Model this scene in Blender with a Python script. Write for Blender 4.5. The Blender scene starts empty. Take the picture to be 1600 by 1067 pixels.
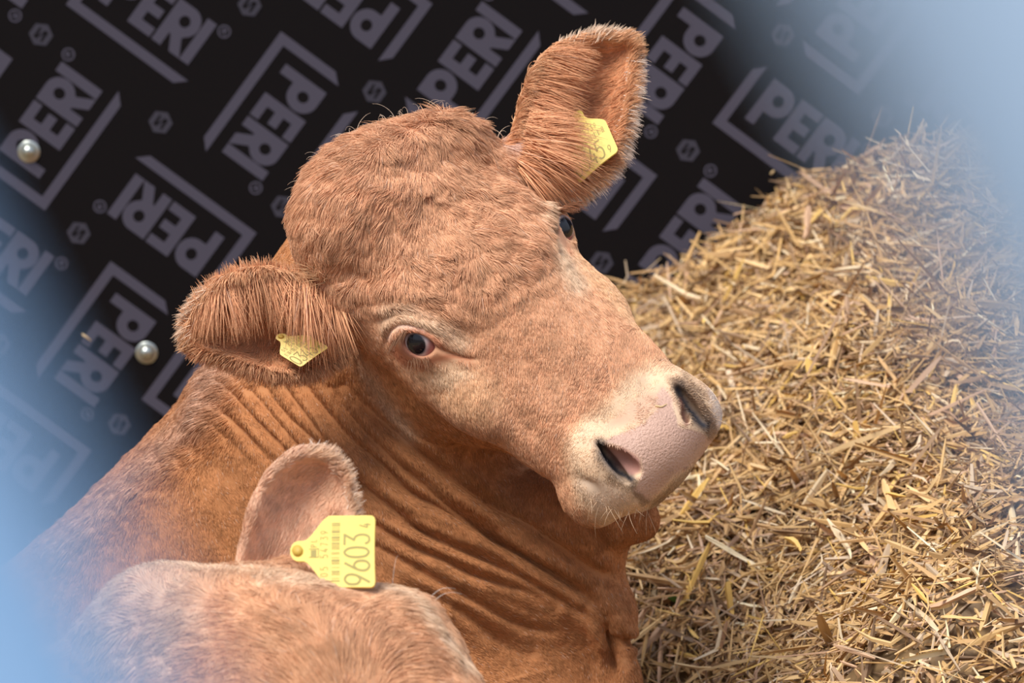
import bpy, math, random, os
import numpy as np
from mathutils import Vector, Matrix, kdtree

random.seed(7)
RNG = np.random.default_rng(11)
DEV = os.environ.get('COW_DEV', '')          # quick looks only; empty for the real scene
STEP = 6.0 if 'c' in DEV else 3.0
FUR = 0.0 if 'n' in DEV else (0.4 if 'f' in DEV else 1.0)

# ------------------------------------------------------------------ frame
PX = 1.0 / 1450.0            # metres per unit at the focus plane (4 m from the lens)
F = 5800.0                   # 4 m in the same unit
PITCH = math.radians(10.0)
HEAD_Z = 0.95
CP, SP = math.cos(PITCH), math.sin(PITCH)

def to_world(P):
    """camera-aligned metres-in-units (right, up, toward lens) -> world metres"""
    P = np.asarray(P, dtype=np.float64) * PX
    x, y, z = P[..., 0], P[..., 1], P[..., 2]
    return np.stack([x, y * SP - z * CP, HEAD_Z + y * CP + z * SP], -1)

def U(px, py, z=0.0):
    k = (F - z) / F
    return np.array([(px - 800.0) * k, (533.5 - py) * k, z], dtype=np.float64)

def proj(P):
    k = F / (F - P[..., 2])
    return 800.0 + P[..., 0] * k, 533.5 - P[..., 1] * k

# ------------------------------------------------------------------ camera
scene = bpy.context.scene
cd = bpy.data.cameras.new('camera')
cam = bpy.data.objects.new('camera', cd)
scene.collection.objects.link(cam)
cam.location = Vector(to_world(np.array([0, 0, F])).tolist())
cam.rotation_euler = (math.radians(90) - PITCH, 0, 0)
cd.sensor_width = 36.0
cd.lens = 130.5
cd.clip_start = 0.02
cd.dof.use_dof = True
cd.dof.focus_distance = 3.97
cd.dof.aperture_fstop = 6.6
scene.camera = cam

# ------------------------------------------------------------------ light and exposure
world = bpy.data.worlds.new('sky')
scene.world = world
world.use_nodes = True
wn = world.node_tree.nodes; wl = world.node_tree.links
bg = wn['Background']
tc = wn.new('ShaderNodeTexCoord'); sep = wn.new('ShaderNodeSeparateXYZ'); ramp = wn.new('ShaderNodeValToRGB')
wl.new(tc.outputs['Generated'], sep.inputs[0]); wl.new(sep.outputs['Z'], ramp.inputs[0]); wl.new(ramp.outputs[0], bg.inputs['Color'])
e = ramp.color_ramp.elements
e[0].position = 0.0; e[0].color = (0.30, 0.25, 0.20, 1)
e[1].position = 1.0; e[1].color = (0.85, 1.02, 1.45, 1)
m_ = ramp.color_ramp.elements.new(0.12); m_.color = (0.60, 0.64, 0.72, 1)
bg.inputs['Strength'].default_value = 0.82
sd = bpy.data.lights.new('sun', 'SUN'); sun = bpy.data.objects.new('sun', sd); scene.collection.objects.link(sun)
sd.energy = 4.3; sd.angle = math.radians(28); sd.color = (1.0, 0.95, 0.88)
sun.rotation_euler = Vector((0.42, 0.44, -1.0)).to_track_quat('-Z', 'Y').to_euler()
sun.location = (-2, -4, 6)
scene.view_settings.view_transform = 'Standard'
scene.view_settings.look = 'None'
scene.view_settings.gamma = 1.0
scene.view_settings.use_curve_mapping = False
scene.view_settings.exposure = 0.0
try:
    scene.cycles_curves.shape = 'RIBBONS'; scene.cycles_curves.subdivisions = 2
except Exception:
    pass
try:
    scene.cycles.max_bounces = 6; scene.cycles.diffuse_bounces = 4; scene.cycles.transparent_max_bounces = 8
except Exception:
    pass

# ------------------------------------------------------------------ helpers
def srgb(r, g, b):
    f = lambda c: ((c / 255.0) / 12.92 if c / 255.0 <= 0.04045 else ((c / 255.0 + 0.055) / 1.055) ** 2.4)
    return np.array([f(r), f(g), f(b)])

def mat(name, col, rough=0.6, spec=0.3, **kw):
    m = bpy.data.materials.new(name); m.use_nodes = True
    b = m.node_tree.nodes['Principled BSDF']
    b.inputs['Base Color'].default_value = (*[float(c) for c in col], 1)
    b.inputs['Roughness'].default_value = rough
    b.inputs['Specular IOR Level'].default_value = spec
    for k, v in kw.items(): b.inputs[k].default_value = v
    return m

def attr_mat(name, attr, rough=0.7, spec=0.2, bump=None, sheen=0.0):
    m = mat(name, (1, 1, 1), rough, spec)
    nt = m.node_tree; b = nt.nodes['Principled BSDF']
    a = nt.nodes.new('ShaderNodeAttribute'); a.attribute_name = attr
    nt.links.new(a.outputs['Color'], b.inputs['Base Color'])
    if bump:
        n = nt.nodes.new('ShaderNodeTexNoise'); n.inputs['Scale'].default_value = bump[0]; n.inputs['Detail'].default_value = 3
        t = nt.nodes.new('ShaderNodeTexCoord'); nt.links.new(t.outputs['Object'], n.inputs['Vector'])
        bp = nt.nodes.new('ShaderNodeBump'); bp.inputs['Distance'].default_value = bump[1]; bp.inputs['Strength'].default_value = 0.8
        nt.links.new(n.outputs[0], bp.inputs['Height']); nt.links.new(bp.outputs[0], b.inputs['Normal'])
    return m

def link(o, parent=None, label=None, cat=None, kind=None, group=None):
    scene.collection.objects.link(o)
    if parent is not None: o.parent = parent
    if label: o['label'] = label
    if cat: o['category'] = cat
    if kind: o['kind'] = kind
    if group: o['group'] = group
    return o

def empty(name, loc, **kw):
    o = bpy.data.objects.new(name, None); o.location = Vector([float(c) for c in loc]); o.empty_display_size = 0.05
    return link(o, **kw)

def mesh_obj(name, V, Q, m, parent=None, smooth=True, T=None, colors=None, matidx=None, origin=None, **kw):
    """V world coords; Q quads array; T tris array"""
    V = np.asarray(V, dtype=np.float64)
    off = np.zeros(3)
    if parent is not None: off = np.array(parent.location)
    elif origin is not None: off = np.array(origin, dtype=np.float64)
    me = bpy.data.meshes.new(name)
    Q = np.zeros((0, 4), int) if Q is None else np.asarray(Q, dtype=np.int64)
    T = np.zeros((0, 3), int) if T is None else np.asarray(T, dtype=np.int64)
    me.vertices.add(len(V)); me.vertices.foreach_set('co', (V - off).astype(np.float32).ravel())
    nl = len(Q) * 4 + len(T) * 3
    me.loops.add(nl); me.loops.foreach_set('vertex_index', np.concatenate([Q.ravel(), T.ravel()]).astype(np.int32))
    st = np.concatenate([np.arange(len(Q)) * 4, len(Q) * 4 + np.arange(len(T)) * 3]).astype(np.int32)
    me.polygons.add(len(st)); me.polygons.foreach_set('loop_start', st)
    me.polygons.foreach_set('use_smooth', np.full(len(st), smooth, dtype=bool))
    for mm in (m if isinstance(m, (list, tuple)) else [m]): me.materials.append(mm)
    if matidx is not None: me.polygons.foreach_set('material_index', np.asarray(matidx, dtype=np.int32))
    me.update(calc_edges=True); me.validate()
    if colors is not None:
        c = me.color_attributes.new('coat', 'FLOAT_COLOR', 'POINT')
        c.data.foreach_set('color', np.concatenate([colors, np.ones((len(colors), 1))], 1).astype(np.float32).ravel())
    o = bpy.data.objects.new(name, me)
    if parent is None: o.location = Vector(off.tolist())
    return link(o, parent=parent, **kw)

def hair_obj(name, P, rad, cols, m, parent, **kw):
    """P (N,k,3) in camera units"""
    N, k, _ = P.shape
    W = to_world(P) - np.array(parent.location)
    hc = bpy.data.hair_curves.new(name)
    hc.add_curves([k] * N)
    hc.attributes['position'].data.foreach_set('vector', W.astype(np.float32).ravel())
    r = hc.attributes.get('radius') or hc.attributes.new('radius', 'FLOAT', 'POINT')
    r.data.foreach_set('value', (rad * PX).astype(np.float32).ravel())
    c = hc.attributes.new('coat', 'FLOAT_COLOR', 'CURVE')
    c.data.foreach_set('color', np.concatenate([cols, np.ones((N, 1))], 1).astype(np.float32).ravel())
    hc.materials.append(m)
    o = bpy.data.objects.new(name, hc)
    return link(o, parent=parent, **kw)

def _hash(i, j, k, s):
    h = (i.astype(np.int64) * 374761393 + j.astype(np.int64) * 668265263 + k.astype(np.int64) * 2147483647 + s * 1274126177) & 0xffffffff
    h = ((h ^ (h >> 13)) * 1274126177) & 0xffffffff
    h = (h ^ (h >> 16)) & 0xffffffff
    return h.astype(np.float64) / 4294967295.0

def noise(P, scale, seed=0):
    q = np.asarray(P, dtype=np.float64) / scale
    i = np.floor(q); f = q - i; f = f * f * (3 - 2 * f); i = i.astype(np.int64)
    out = 0
    for dx in (0, 1):
        wx = f[:, 0] if dx else 1 - f[:, 0]
        for dy in (0, 1):
            wy = f[:, 1] if dy else 1 - f[:, 1]
            for dz in (0, 1):
                wz = f[:, 2] if dz else 1 - f[:, 2]
                out = out + wx * wy * wz * _hash(i[:, 0] + dx, i[:, 1] + dy, i[:, 2] + dz, seed)
    return out * 2 - 1

def nrm(v):
    return v / np.maximum(np.linalg.norm(v, axis=-1, keepdims=True), 1e-9)

def sstep(a, b, x):
    t = np.clip((x - a) / (b - a), 0, 1); return t * t * (3 - 2 * t)

def spline(P, n):
    """Catmull-Rom through rows of P, n samples"""
    P = np.asarray(P, dtype=np.float64); m = len(P)
    Q = np.vstack([2 * P[0] - P[1], P, 2 * P[-1] - P[-2]])
    t = np.linspace(0, m - 1 - 1e-9, n); i = t.astype(int); f = (t - i)[:, None]
    a, b, c, d = Q[i], Q[i + 1], Q[i + 2], Q[i + 3]
    return 0.5 * (2 * b + (c - a) * f + (2 * a - 5 * b + 4 * c - d) * f ** 2 + (3 * b - a - 3 * c + d) * f ** 3)

# ------------------------------------------------------------------ implicit sculpting
class Clay:
    """smooth union of ellipsoids and tapered capsules on a rectilinear grid, turned into one mesh"""
    def __init__(self, xs, ys, zs):
        self.ax = [np.asarray(a, dtype=np.float32) for a in (xs, ys, zs)]
        self.f = np.full([len(a) for a in self.ax], 60.0, dtype=np.float32)
        self.prims = []

    def _box(self, lo, hi):
        s = []
        for a, l, h in zip(self.ax, lo, hi):
            i0 = max(0, np.searchsorted(a, l) - 1); i1 = min(len(a), np.searchsorted(a, h) + 1)
            if i1 <= i0: return None
            s.append(slice(i0, i1))
        return tuple(s)

    @staticmethod
    def dist(p, X, Y, Z):
        if p['t'] == 'e':
            c, R, r = p['c'], p['R'], p['r']
            x, y, z = X - c[0], Y - c[1], Z - c[2]
            q = [(x * R[i][0] + y * R[i][1] + z * R[i][2]) for i in range(3)]
            k0 = np.sqrt(sum((q[i] / r[i]) ** 2 for i in range(3)))
            k1 = np.sqrt(sum((q[i] / (r[i] * r[i])) ** 2 for i in range(3)))
            return k0 * (k0 - 1.0) / np.maximum(k1, 1e-6)
        a, b, ra, rb = p['a'], p['b'], p['ra'], p['rb']
        d = b - a; L = float(np.dot(d, d))
        x, y, z = X - a[0], Y - a[1], Z - a[2]
        t = np.clip((x * d[0] + y * d[1] + z * d[2]) / L, 0, 1)
        return np.sqrt((x - t * d[0]) ** 2 + (y - t * d[1]) ** 2 + (z - t * d[2]) ** 2) - (ra + (rb - ra) * t)

    def _apply(self, p, k, cut):
        if p['t'] == 'e':
            m = max(p['r']) + k + 8; lo = p['c'] - m; hi = p['c'] + m
        else:
            m = max(p['ra'], p['rb']) + k + 8
            lo = np.minimum(p['a'], p['b']) - m; hi = np.maximum(p['a'], p['b']) + m
        s = self._box(lo, hi)
        if s is None: return
        X = self.ax[0][s[0]][:, None, None]; Y = self.ax[1][s[1]][None, :, None]; Z = self.ax[2][s[2]][None, None, :]
        d = self.dist(p, X, Y, Z).astype(np.float32)
        f = self.f[s]
        if cut:
            d = -d
            h = np.maximum(k - np.abs(f - d), 0) / k
            self.f[s] = np.maximum(f, d) + h * h * k * 0.25
        else:
            h = np.maximum(k - np.abs(f - d), 0) / k
            self.f[s] = np.minimum(f, d) - h * h * k * 0.25

    def ell(self, c, r, axes=None, k=30, cut=False, g='body'):
        R = np.eye(3) if axes is None else np.array(axes)
        p = dict(t='e', c=np.array(c, float), r=tuple(float(v) for v in r), R=R, g=g)
        if not cut: self.prims.append(p)
        self._apply(p, float(k), cut)

    def cap(self, a, b, ra, rb, k=30, cut=False, g='body'):
        p = dict(t='c', a=np.array(a, float), b=np.array(b, float), ra=float(ra), rb=float(rb), g=g)
        if not cut: self.prims.append(p)
        self._apply(p, float(k), cut)

    def splat(self, pts, rad, k=6):
        """thin shell: union of small balls along sampled surface points"""
        tmp = {}
        rad = np.broadcast_to(rad, (len(pts),))
        lo = pts.min(0) - 30; hi = pts.max(0) + 30
        s = self._box(lo, hi)
        ax = [self.ax[i][s[i]] for i in range(3)]
        g = np.full([len(a) for a in ax], 60.0, dtype=np.float32)
        for p, r in zip(pts, rad):
            m = r + 12
            sl = []
            for a, c in zip(ax, p):
                i0 = max(0, np.searchsorted(a, c - m)); i1 = np.searchsorted(a, c + m)
                sl.append(slice(i0, i1))
            sl = tuple(sl)
            X = ax[0][sl[0]][:, None, None] - p[0]; Y = ax[1][sl[1]][None, :, None] - p[1]; Z = ax[2][sl[2]][None, None, :] - p[2]
            np.minimum(g[sl], np.sqrt(X * X + Y * Y + Z * Z) - r, out=g[sl])
        f = self.f[s]
        h = np.maximum(k - np.abs(f - g), 0) / k
        self.f[s] = np.minimum(f, g) - h * h * k * 0.25

    def mesh(self):
        f = self.f; ax = self.ax
        # close the block at its borders
        f[0], f[-1], f[:, 0], f[:, -1], f[:, :, 0], f[:, :, -1] = (5,) * 6
        s = f < 0
        n = np.array(f.shape)
        c = [s[i:n[0] - 1 + i, j:n[1] - 1 + j, k:n[2] - 1 + k] for i in (0, 1) for j in (0, 1) for k in (0, 1)]
        alls = c[0].copy(); anys = c[0].copy()
        for q in c[1:]: alls &= q; anys |= q
        act = anys & ~alls
        I, J, K = np.nonzero(act)
        idx = np.full(act.shape, -1, dtype=np.int32); idx[I, J, K] = np.arange(len(I))
        acc = np.zeros((len(I), 3)); cnt = np.zeros(len(I))
        cor = [(0, 0, 0), (0, 0, 1), (0, 1, 0), (0, 1, 1), (1, 0, 0), (1, 0, 1), (1, 1, 0), (1, 1, 1)]
        val = [f[I + a, J + b, K + c2] for a, b, c2 in cor]
        pos = [np.stack([ax[0][I + a], ax[1][J + b], ax[2][K + c2]], 1).astype(float) for a, b, c2 in cor]
        for a in range(8):
            for b in range(a + 1, 8):
                if sum(abs(cor[a][t] - cor[b][t]) for t in range(3)) != 1: continue
                va, vb = val[a], val[b]
                m = (va < 0) != (vb < 0)
                t = (va[m] / (va[m] - vb[m]))[:, None]
                acc[m] += pos[a][m] * (1 - t) + pos[b][m] * t; cnt[m] += 1
        V = acc / cnt[:, None]
        quads = []
        for d in range(3):
            sl0 = [slice(None)] * 3; sl1 = [slice(None)] * 3
            sl0[d] = slice(0, n[d] - 1); sl1[d] = slice(1, n[d])
            a, b = s[tuple(sl0)], s[tuple(sl1)]
            E = np.array(np.nonzero(a != b))
            ins = a[tuple(E)]
            o1, o2 = [t for t in range(3) if t != d]
            ok = (E[o1] > 0) & (E[o2] > 0) & (E[o1] < n[o1] - 1) & (E[o2] < n[o2] - 1)
            E = E[:, ok]; ins = ins[ok]
            def cell(u, v):
                e2 = E.copy(); e2[o1] -= u; e2[o2] -= v
                return idx[tuple(e2)]
            q = np.stack([cell(0, 0), cell(1, 0), cell(1, 1), cell(0, 1)], 1)
            flip = ins if d == 1 else ~ins
            q[flip] = q[flip][:, ::-1]
            quads.append(q)
        Q = np.vstack(quads)
        Q = Q[(Q >= 0).all(1)]
        return V, Q[:, ::-1]

def vert_normals(V, Q):
    a = V[Q[:, 2]] - V[Q[:, 0]]; b = V[Q[:, 3]] - V[Q[:, 1]]
    n = np.cross(a, b)
    N = np.zeros_like(V)
    for i in range(4):
        for c in range(3):
            N[:, c] += np.bincount(Q[:, i], weights=n[:, c], minlength=len(V))
    return nrm(N)

def edges_of(Q):
    E = np.vstack([Q[:, [0, 1]], Q[:, [1, 2]], Q[:, [2, 3]], Q[:, [3, 0]]]); E.sort(1)
    return np.unique(E, axis=0)

def smooth(V, E, it=2, lam=0.5, mask=None):
    n = len(V)
    deg = np.bincount(E.ravel(), minlength=n)[:, None].clip(1)
    for _ in range(it):
        S = np.zeros_like(V)
        for c in range(3):
            S[:, c] = np.bincount(E[:, 0], weights=V[E[:, 1], c], minlength=n) + np.bincount(E[:, 1], weights=V[E[:, 0], c], minlength=n)
        d = S / deg - V
        V = V + lam * d * (1 if mask is None else mask[:, None])
    return V

def keep_main(V, Q):
    """drop loose specks"""
    n = len(V); lab = np.arange(n)
    E = edges_of(Q)
    for _ in range(200):
        m = np.minimum(lab[E[:, 0]], lab[E[:, 1]])
        new = lab.copy(); np.minimum.at(new, E[:, 0], m); np.minimum.at(new, E[:, 1], m)
        new = new[new]
        if (new == lab).all(): break
        lab = new
    big = np.bincount(lab).argmax()
    keep = lab == big
    if keep.all(): return V, Q
    mp = np.cumsum(keep) - 1
    return V[keep], mp[Q[keep[Q].all(1)]]

def seg_dist(px, py, line, closed=False):
    """pixel distance to a smooth polyline; returns distance, position 0..1"""
    L = spline(np.array(line, float), max(12, 6 * len(line)))
    best = np.full(len(px), 1e9); tt = np.zeros(len(px)); n = len(L) - 1
    for i in range(n):
        a, b = L[i], L[i + 1]; d = b - a; l2 = max(float(d @ d), 1e-6)
        t = np.clip(((px - a[0]) * d[0] + (py - a[1]) * d[1]) / l2, 0, 1)
        q = (px - a[0] - t * d[0]) ** 2 + (py - a[1] - t * d[1]) ** 2
        m = q < best
        best[m] = q[m]; tt[m] = (i + t[m]) / n
    return np.sqrt(best), tt

def axis(lo, hi, f0, f1, step, coarse=2.4):
    """coordinates: step inside f0..f1, wider towards lo and hi"""
    core = list(np.arange(f0, f1, step))
    a = []; x = f0; s = step
    while x > lo:
        s = min(s * 1.12, step * 8); x -= s; a.append(x)
    b = []; x = core[-1]; s = step
    while x < hi:
        s = min(s * 1.12, step * 8); x += s; b.append(x)
    return np.array(a[::-1] + core + b)

def ear_surface(top, bot, depth, back, nu=60, nv=40, curl=0.0):
    """leaf between an upper and a lower rim, hollowed along back by depth(u)"""
    T = spline(top, nu); B = spline(bot, nu)
    dep = spline(np.array(depth, float)[:, None], nu)[:, 0]
    v = np.linspace(0, 1, nv)[None, :, None]
    P = T[:, None] * (1 - v) + B[:, None] * v + (np.sin(np.pi * v) ** 0.8) * dep[:, None, None] * np.array(back)[None, None]
    return P

# ------------------------------------------------------------------ the cow that looks at us
Lx = nrm(np.array([0.67, 0.545, -0.50])); Ay = np.array([0.719, -0.643, 0.262]); Ay = nrm(Ay - (Ay @ Lx) * Lx); Nw = np.cross(Ay, Lx) * -1
Nw = np.cross(Ay, Lx); Nw = Nw if Nw[2] > 0 else -Nw
HO = U(767, 445, 0)
HA = [Lx, Ay, Nw]
def H(x, y, w): return HO + x * Lx + y * Ay + w * Nw
def to_head(P): 
    d = P - HO
    return d @ Lx, d @ Ay, d @ Nw

def tilt(R, about, deg):
    """rotate three axis vectors about a vector"""
    M = Matrix.Rotation(math.radians(deg), 3, Vector([float(c) for c in about]))
    return [np.array(M @ Vector([float(c) for c in r])) for r in R]

EYE = 34.0
def eye_frame(s):
    if s > 0:
        out = nrm(np.array([0.70, 0.28, 0.62])); lng = np.array([0.30, -0.95, 0.0]); lng = nrm(lng - (lng @ out) * out)
        return out, lng, np.cross(lng, out)
    out = nrm(s * 0.80 * Lx + 0.50 * Nw + (0.16 if s > 0 else 0.10) * Ay)
    lng = nrm(np.array([0.97, -0.21, 0.0]) if s < 0 else np.array([0.32, -0.93, 0.0])); lng = nrm(lng - (lng @ out) * out)
    up = np.cross(out, lng); up = up if up @ Nw > 0 else -up
    return out, lng, up
EYES = {-1: H(-143, -2, -14), 1: U(863, 361, -100)}

# rims of the ears
earN_top = [U(520, 452, -25), U(492, 440, -10), U(452, 429, 8), U(400, 423, 30), U(348, 440, 45), U(312, 472, 52), U(296, 508, 48), U(297, 530, 40)]
earN_bot = [U(535, 520, -45), U(528, 556, -20), U(486, 578, 0), U(430, 580, 18), U(370, 564, 30), U(326, 549, 38), U(304, 538, 40), U(297, 530, 40)]
earN_dep = [20, 42, 60, 62, 50, 34, 18, 3]
earF_top = [U(792, 232, -150), U(806, 205, -165), U(818, 158, -180), U(838, 106, -195), U(876, 72, -210), U(926, 58, -222), U(965, 60, -230), U(984, 66, -232)]
earF_bot = [U(842, 300, -120), U(896, 302, -140), U(945, 262, -165), U(968, 212, -185), U(978, 160, -205), U(985, 120, -222), U(990, 88, -230), U(984, 66, -232)]
earF_dep = [20, 42, 62, 66, 55, 38, 20, 3]
backN = nrm(np.array([0.05, -0.25, -1.0])); backF = nrm(np.array([-0.15, -0.1, -1.0]))
earN_P = ear_surface(earN_top, earN_bot, earN_dep, backN, 80, 56)
earF_P = ear_surface(earF_top, earF_bot, earF_dep, backF, 80, 56)

def build_cow_clay():
    C = Clay(axis(-1250, 480, -560, 340, STEP), axis(-1380, 600, -560, 505, STEP), axis(-1500, 160, -420, 130, STEP))
    # --- neck and trunk
    C.ell(U(560, 480, -330), (150, 170, 150), k=80, g='neck')
    C.cap(U(560, 560, -330), U(560, 850, -420), 160, 250, k=90, g='neck')
    C.cap(U(640, 700, -330), U(690, 1010, -400), 190, 275, k=90, g='neck')
    C.cap(U(420, 700, -400), U(250, 1010, -560), 160, 270, k=90, g='neck')
    C.ell(U(250, 1380, -620), (640, 560, 420), k=120, g='neck')
    C.ell(U(-150, 1400, -700), (700, 520, 420), k=120, g='neck')
    C.cap(U(860, 880, -280), U(900, 1500, -380), 105, 130, k=60, g='neck')
    C.cap(U(880, 1200, -330), U(840, 1900, -330), 120, 90, k=60, g='neck')
    C.cap(U(840, 1900, -330), U(500, 1950, -150), 90, 60, k=60, g='neck')
    C.cap(U(300, 1700, -200), U(650, 1930, -60), 190, 80, k=60, g='neck')
    # throat under the chin, loose flap of the dewlap
    C.ell(U(900, 800, -215), (110, 75, 70), k=50, g='neck')
    C.cap(U(905, 850, -250), U(905, 925, -260), 62, 66, k=40, g='neck')
    C.ell(U(986, 806, -190), (46, 39, 30), tilt([np.array([1., 0, 0]), np.array([0, 1., 0]), np.array([0, 0, 1.])], (0, 0, 1), -28), k=24, g='neck')
    C.ell(U(948, 966, -240), (46, 54, 60), k=34, g='neck')
    C.ell(U(968, 1090, -235), (40, 90, 60), k=14, g='neck')
    # --- skull
    C.ell(H(0, -95, -75), (172, 185, 122), HA, k=40, g='head')
    C.ell(H(0, -222, -14), (166, 96, 106), HA, k=50, g='head')
    C.ell(H(-36, -262, 4), (88, 62, 66), HA, k=50, g='head')
    C.ell(H(-112, -228, -22), (62, 60, 62), HA, k=50, g='head')
    C.ell(H(128, -218, -20), (66, 64, 62), HA, k=50, g='head')
    C.ell(H(150, -150, -50), (50, 70, 60), HA, k=50, g='head')
    C.ell(H(0, -40, 8), (128, 170, 52), HA, k=50, g='head')
    for s in (-1, 1):
        C.ell(H(s * 118, -28 if s < 0 else -50, -16), (52, 74, 52), tilt(HA, Nw, s * 8), k=36, g='head')          # brow
        C.ell(EYES[s], (44, 42, 39) if s < 0 else (40, 36, 34), [eye_frame(s)[1], eye_frame(s)[2], eye_frame(s)[0]], k=26, g='head')
        C.ell(H(s * 126, 70, -62), (50, 100, 60), tilt(HA, Nw, s * 14), k=50, g='head')                            # cheek bone
        C.ell(H(s * 92, 5, -150), (62, 135, 112), HA, k=60, g='head')                           # jaw muscle
        C.cap(H(s * 74, -60, -200), H(s * 42, 300, -140), 62, 38, k=50, g='head')               # jaw bone
        C.ell(H(s * 84, 190, -66), (62, 150, 62), tilt(HA, Nw, s * 6), k=55, g='head')
    C.cap(H(0, 10, -30), H(0, 300, -62), 98, 66, k=60, g='head')                                # nose bridge
    C.cap(H(0, 150, -90), H(0, 320, -88), 90, 78, k=60, g='head')
    # --- muzzle
    C.ell(H(0, 362, -58), (92, 58, 66), HA, k=40, g='head')
    C.ell(H(0, 350, -24), (84, 44, 40), HA, k=30, g='head')
    for s in (-1, 1):
        C.ell(H(s * 78, 340, -58), (56, 66, 62), tilt(HA, Nw, s * -10), k=30, g='head')         # lip pads
        C.ell(H(s * 86, 318, -22), (36, 46, 32), tilt(HA, Nw, s * -14), k=24, g='head')         # nostril wing
    C.ell(H(-108, 338, -98), (38, 48, 48), HA, k=26, g='head')
    C.ell(H(108, 352, -60), (36, 44, 48), HA, k=26, g='head')
    C.ell(H(0, 352, -128), (72, 56, 40), HA, k=22, g='head')                                    # lower lip and chin
    C.ell(H(0, 300, -140), (72, 80, 46), HA, k=40, g='head')
    # roots of the ears
    C.cap(H(-140, -150, -70), U(520, 488, -45), 52, 38, k=40, g='head')
    C.cap(H(140, -160, -70), U(812, 250, -165), 50, 34, k=34, g='head')
    # ears: thin hollow leaves
    for P, g in ((earN_P, 'earN'), (earF_P, 'earF')):
        pts = P.reshape(-1, 3)
        C.splat(pts, 6.0, k=14)
        C.prims.append(dict(t='p', pts=pts, r=6.0, g=g))
    # --- eye openings
    for s in (-1, 1):
        out, lng, up = eye_frame(s)
        C.ell(EYES[s] + out * 34 + lng * 2, (26, 16.5, 20) if s < 0 else (22, 18, 24), [lng, up, out], k=6, cut=True)
    # --- nostrils: comma shaped hollows opening sideways
    zh = np.array([0., 0, 1])
    def fr(dx, dy):
        l = nrm(np.array([dx, -dy, 0.0])); return [l, np.cross(zh, l), zh]
    C.ell(U(972, 721, 138), (35, 14, 22), fr(62, 46), k=6, cut=True)
    C.ell(U(958, 722, 132), (40, 7, 34), fr(50, 62), k=6, cut=True)
    C.ell(U(1078, 632, 62), (43, 9, 26), fr(54, 72), k=8, cut=True)
    C.ell(U(1070, 648, 66), (16, 7, 24), fr(2, 30), k=5, cut=True)
    # crease between wing and pad
    # mouth line
    C.ell(H(0, 412, -100), (100, 34, 5), HA, k=10, cut=True)
    return C

clay = build_cow_clay()
V, Q = clay.mesh()
V, Q = keep_main(V, Q)
if (vert_normals(V, Q)[:, 2] * (V[:, 2] - np.median(V[:, 2]))).sum() < 0: Q = Q[:, ::-1].copy()
E = edges_of(Q)
V = smooth(V, E, 2, 0.4)
print('cow verts', len(V))
# ---- which region each vertex belongs to
def region_of(V, prims, groups):
    best = {g: np.full(len(V), 1e9) for g in groups}
    for p in prims:
        if p['t'] == 'p':
            kd = kdtree.KDTree(len(p['pts']))
            for i, c in enumerate(p['pts']): kd.insert(c, i)
            kd.balance()
            lo, hi = p['pts'].min(0) - 40, p['pts'].max(0) + 40
            m = np.nonzero(((V > lo) & (V < hi)).all(1))[0]
            for i in m: best[p['g']][i] = min(best[p['g']][i], kd.find(V[i])[2] - p['r'])
        else:
            d = Clay.dist(p, V[:, 0], V[:, 1], V[:, 2])
            best[p['g']] = np.minimum(best[p['g']], d)
    return np.argmin(np.stack([best[g] for g in groups], 1), 1)

GROUPS = ['neck', 'head', 'earN', 'earF']
REG = region_of(V, clay.prims, GROUPS)

def groove(V, N, line, w, d, reg=None, bulge=0.45, taper=True, zmin=-0.05):
    px, py = proj(V)
    L = np.array(line)
    m = (N[:, 2] > zmin) & (px > L[:, 0].min() - 6 * w) & (px < L[:, 0].max() + 6 * w) & (py > L[:, 1].min() - 6 * w) & (py < L[:, 1].max() + 6 * w)
    if reg is not None: m &= np.isin(REG, reg)
    i = np.nonzero(m)[0]
    if not len(i): return V
    q, t = seg_dist(px[i], py[i], line)
    a = d * (np.sin(np.pi * np.clip(t, 0.02, 0.98)) ** 0.45 if taper else 1.0)
    f = -np.exp(-(q / w) ** 2) + bulge * np.exp(-((q - 2.3 * w) / (1.3 * w)) ** 2)
    V[i] += N[i] * (a * f)[:, None]
    return V

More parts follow.
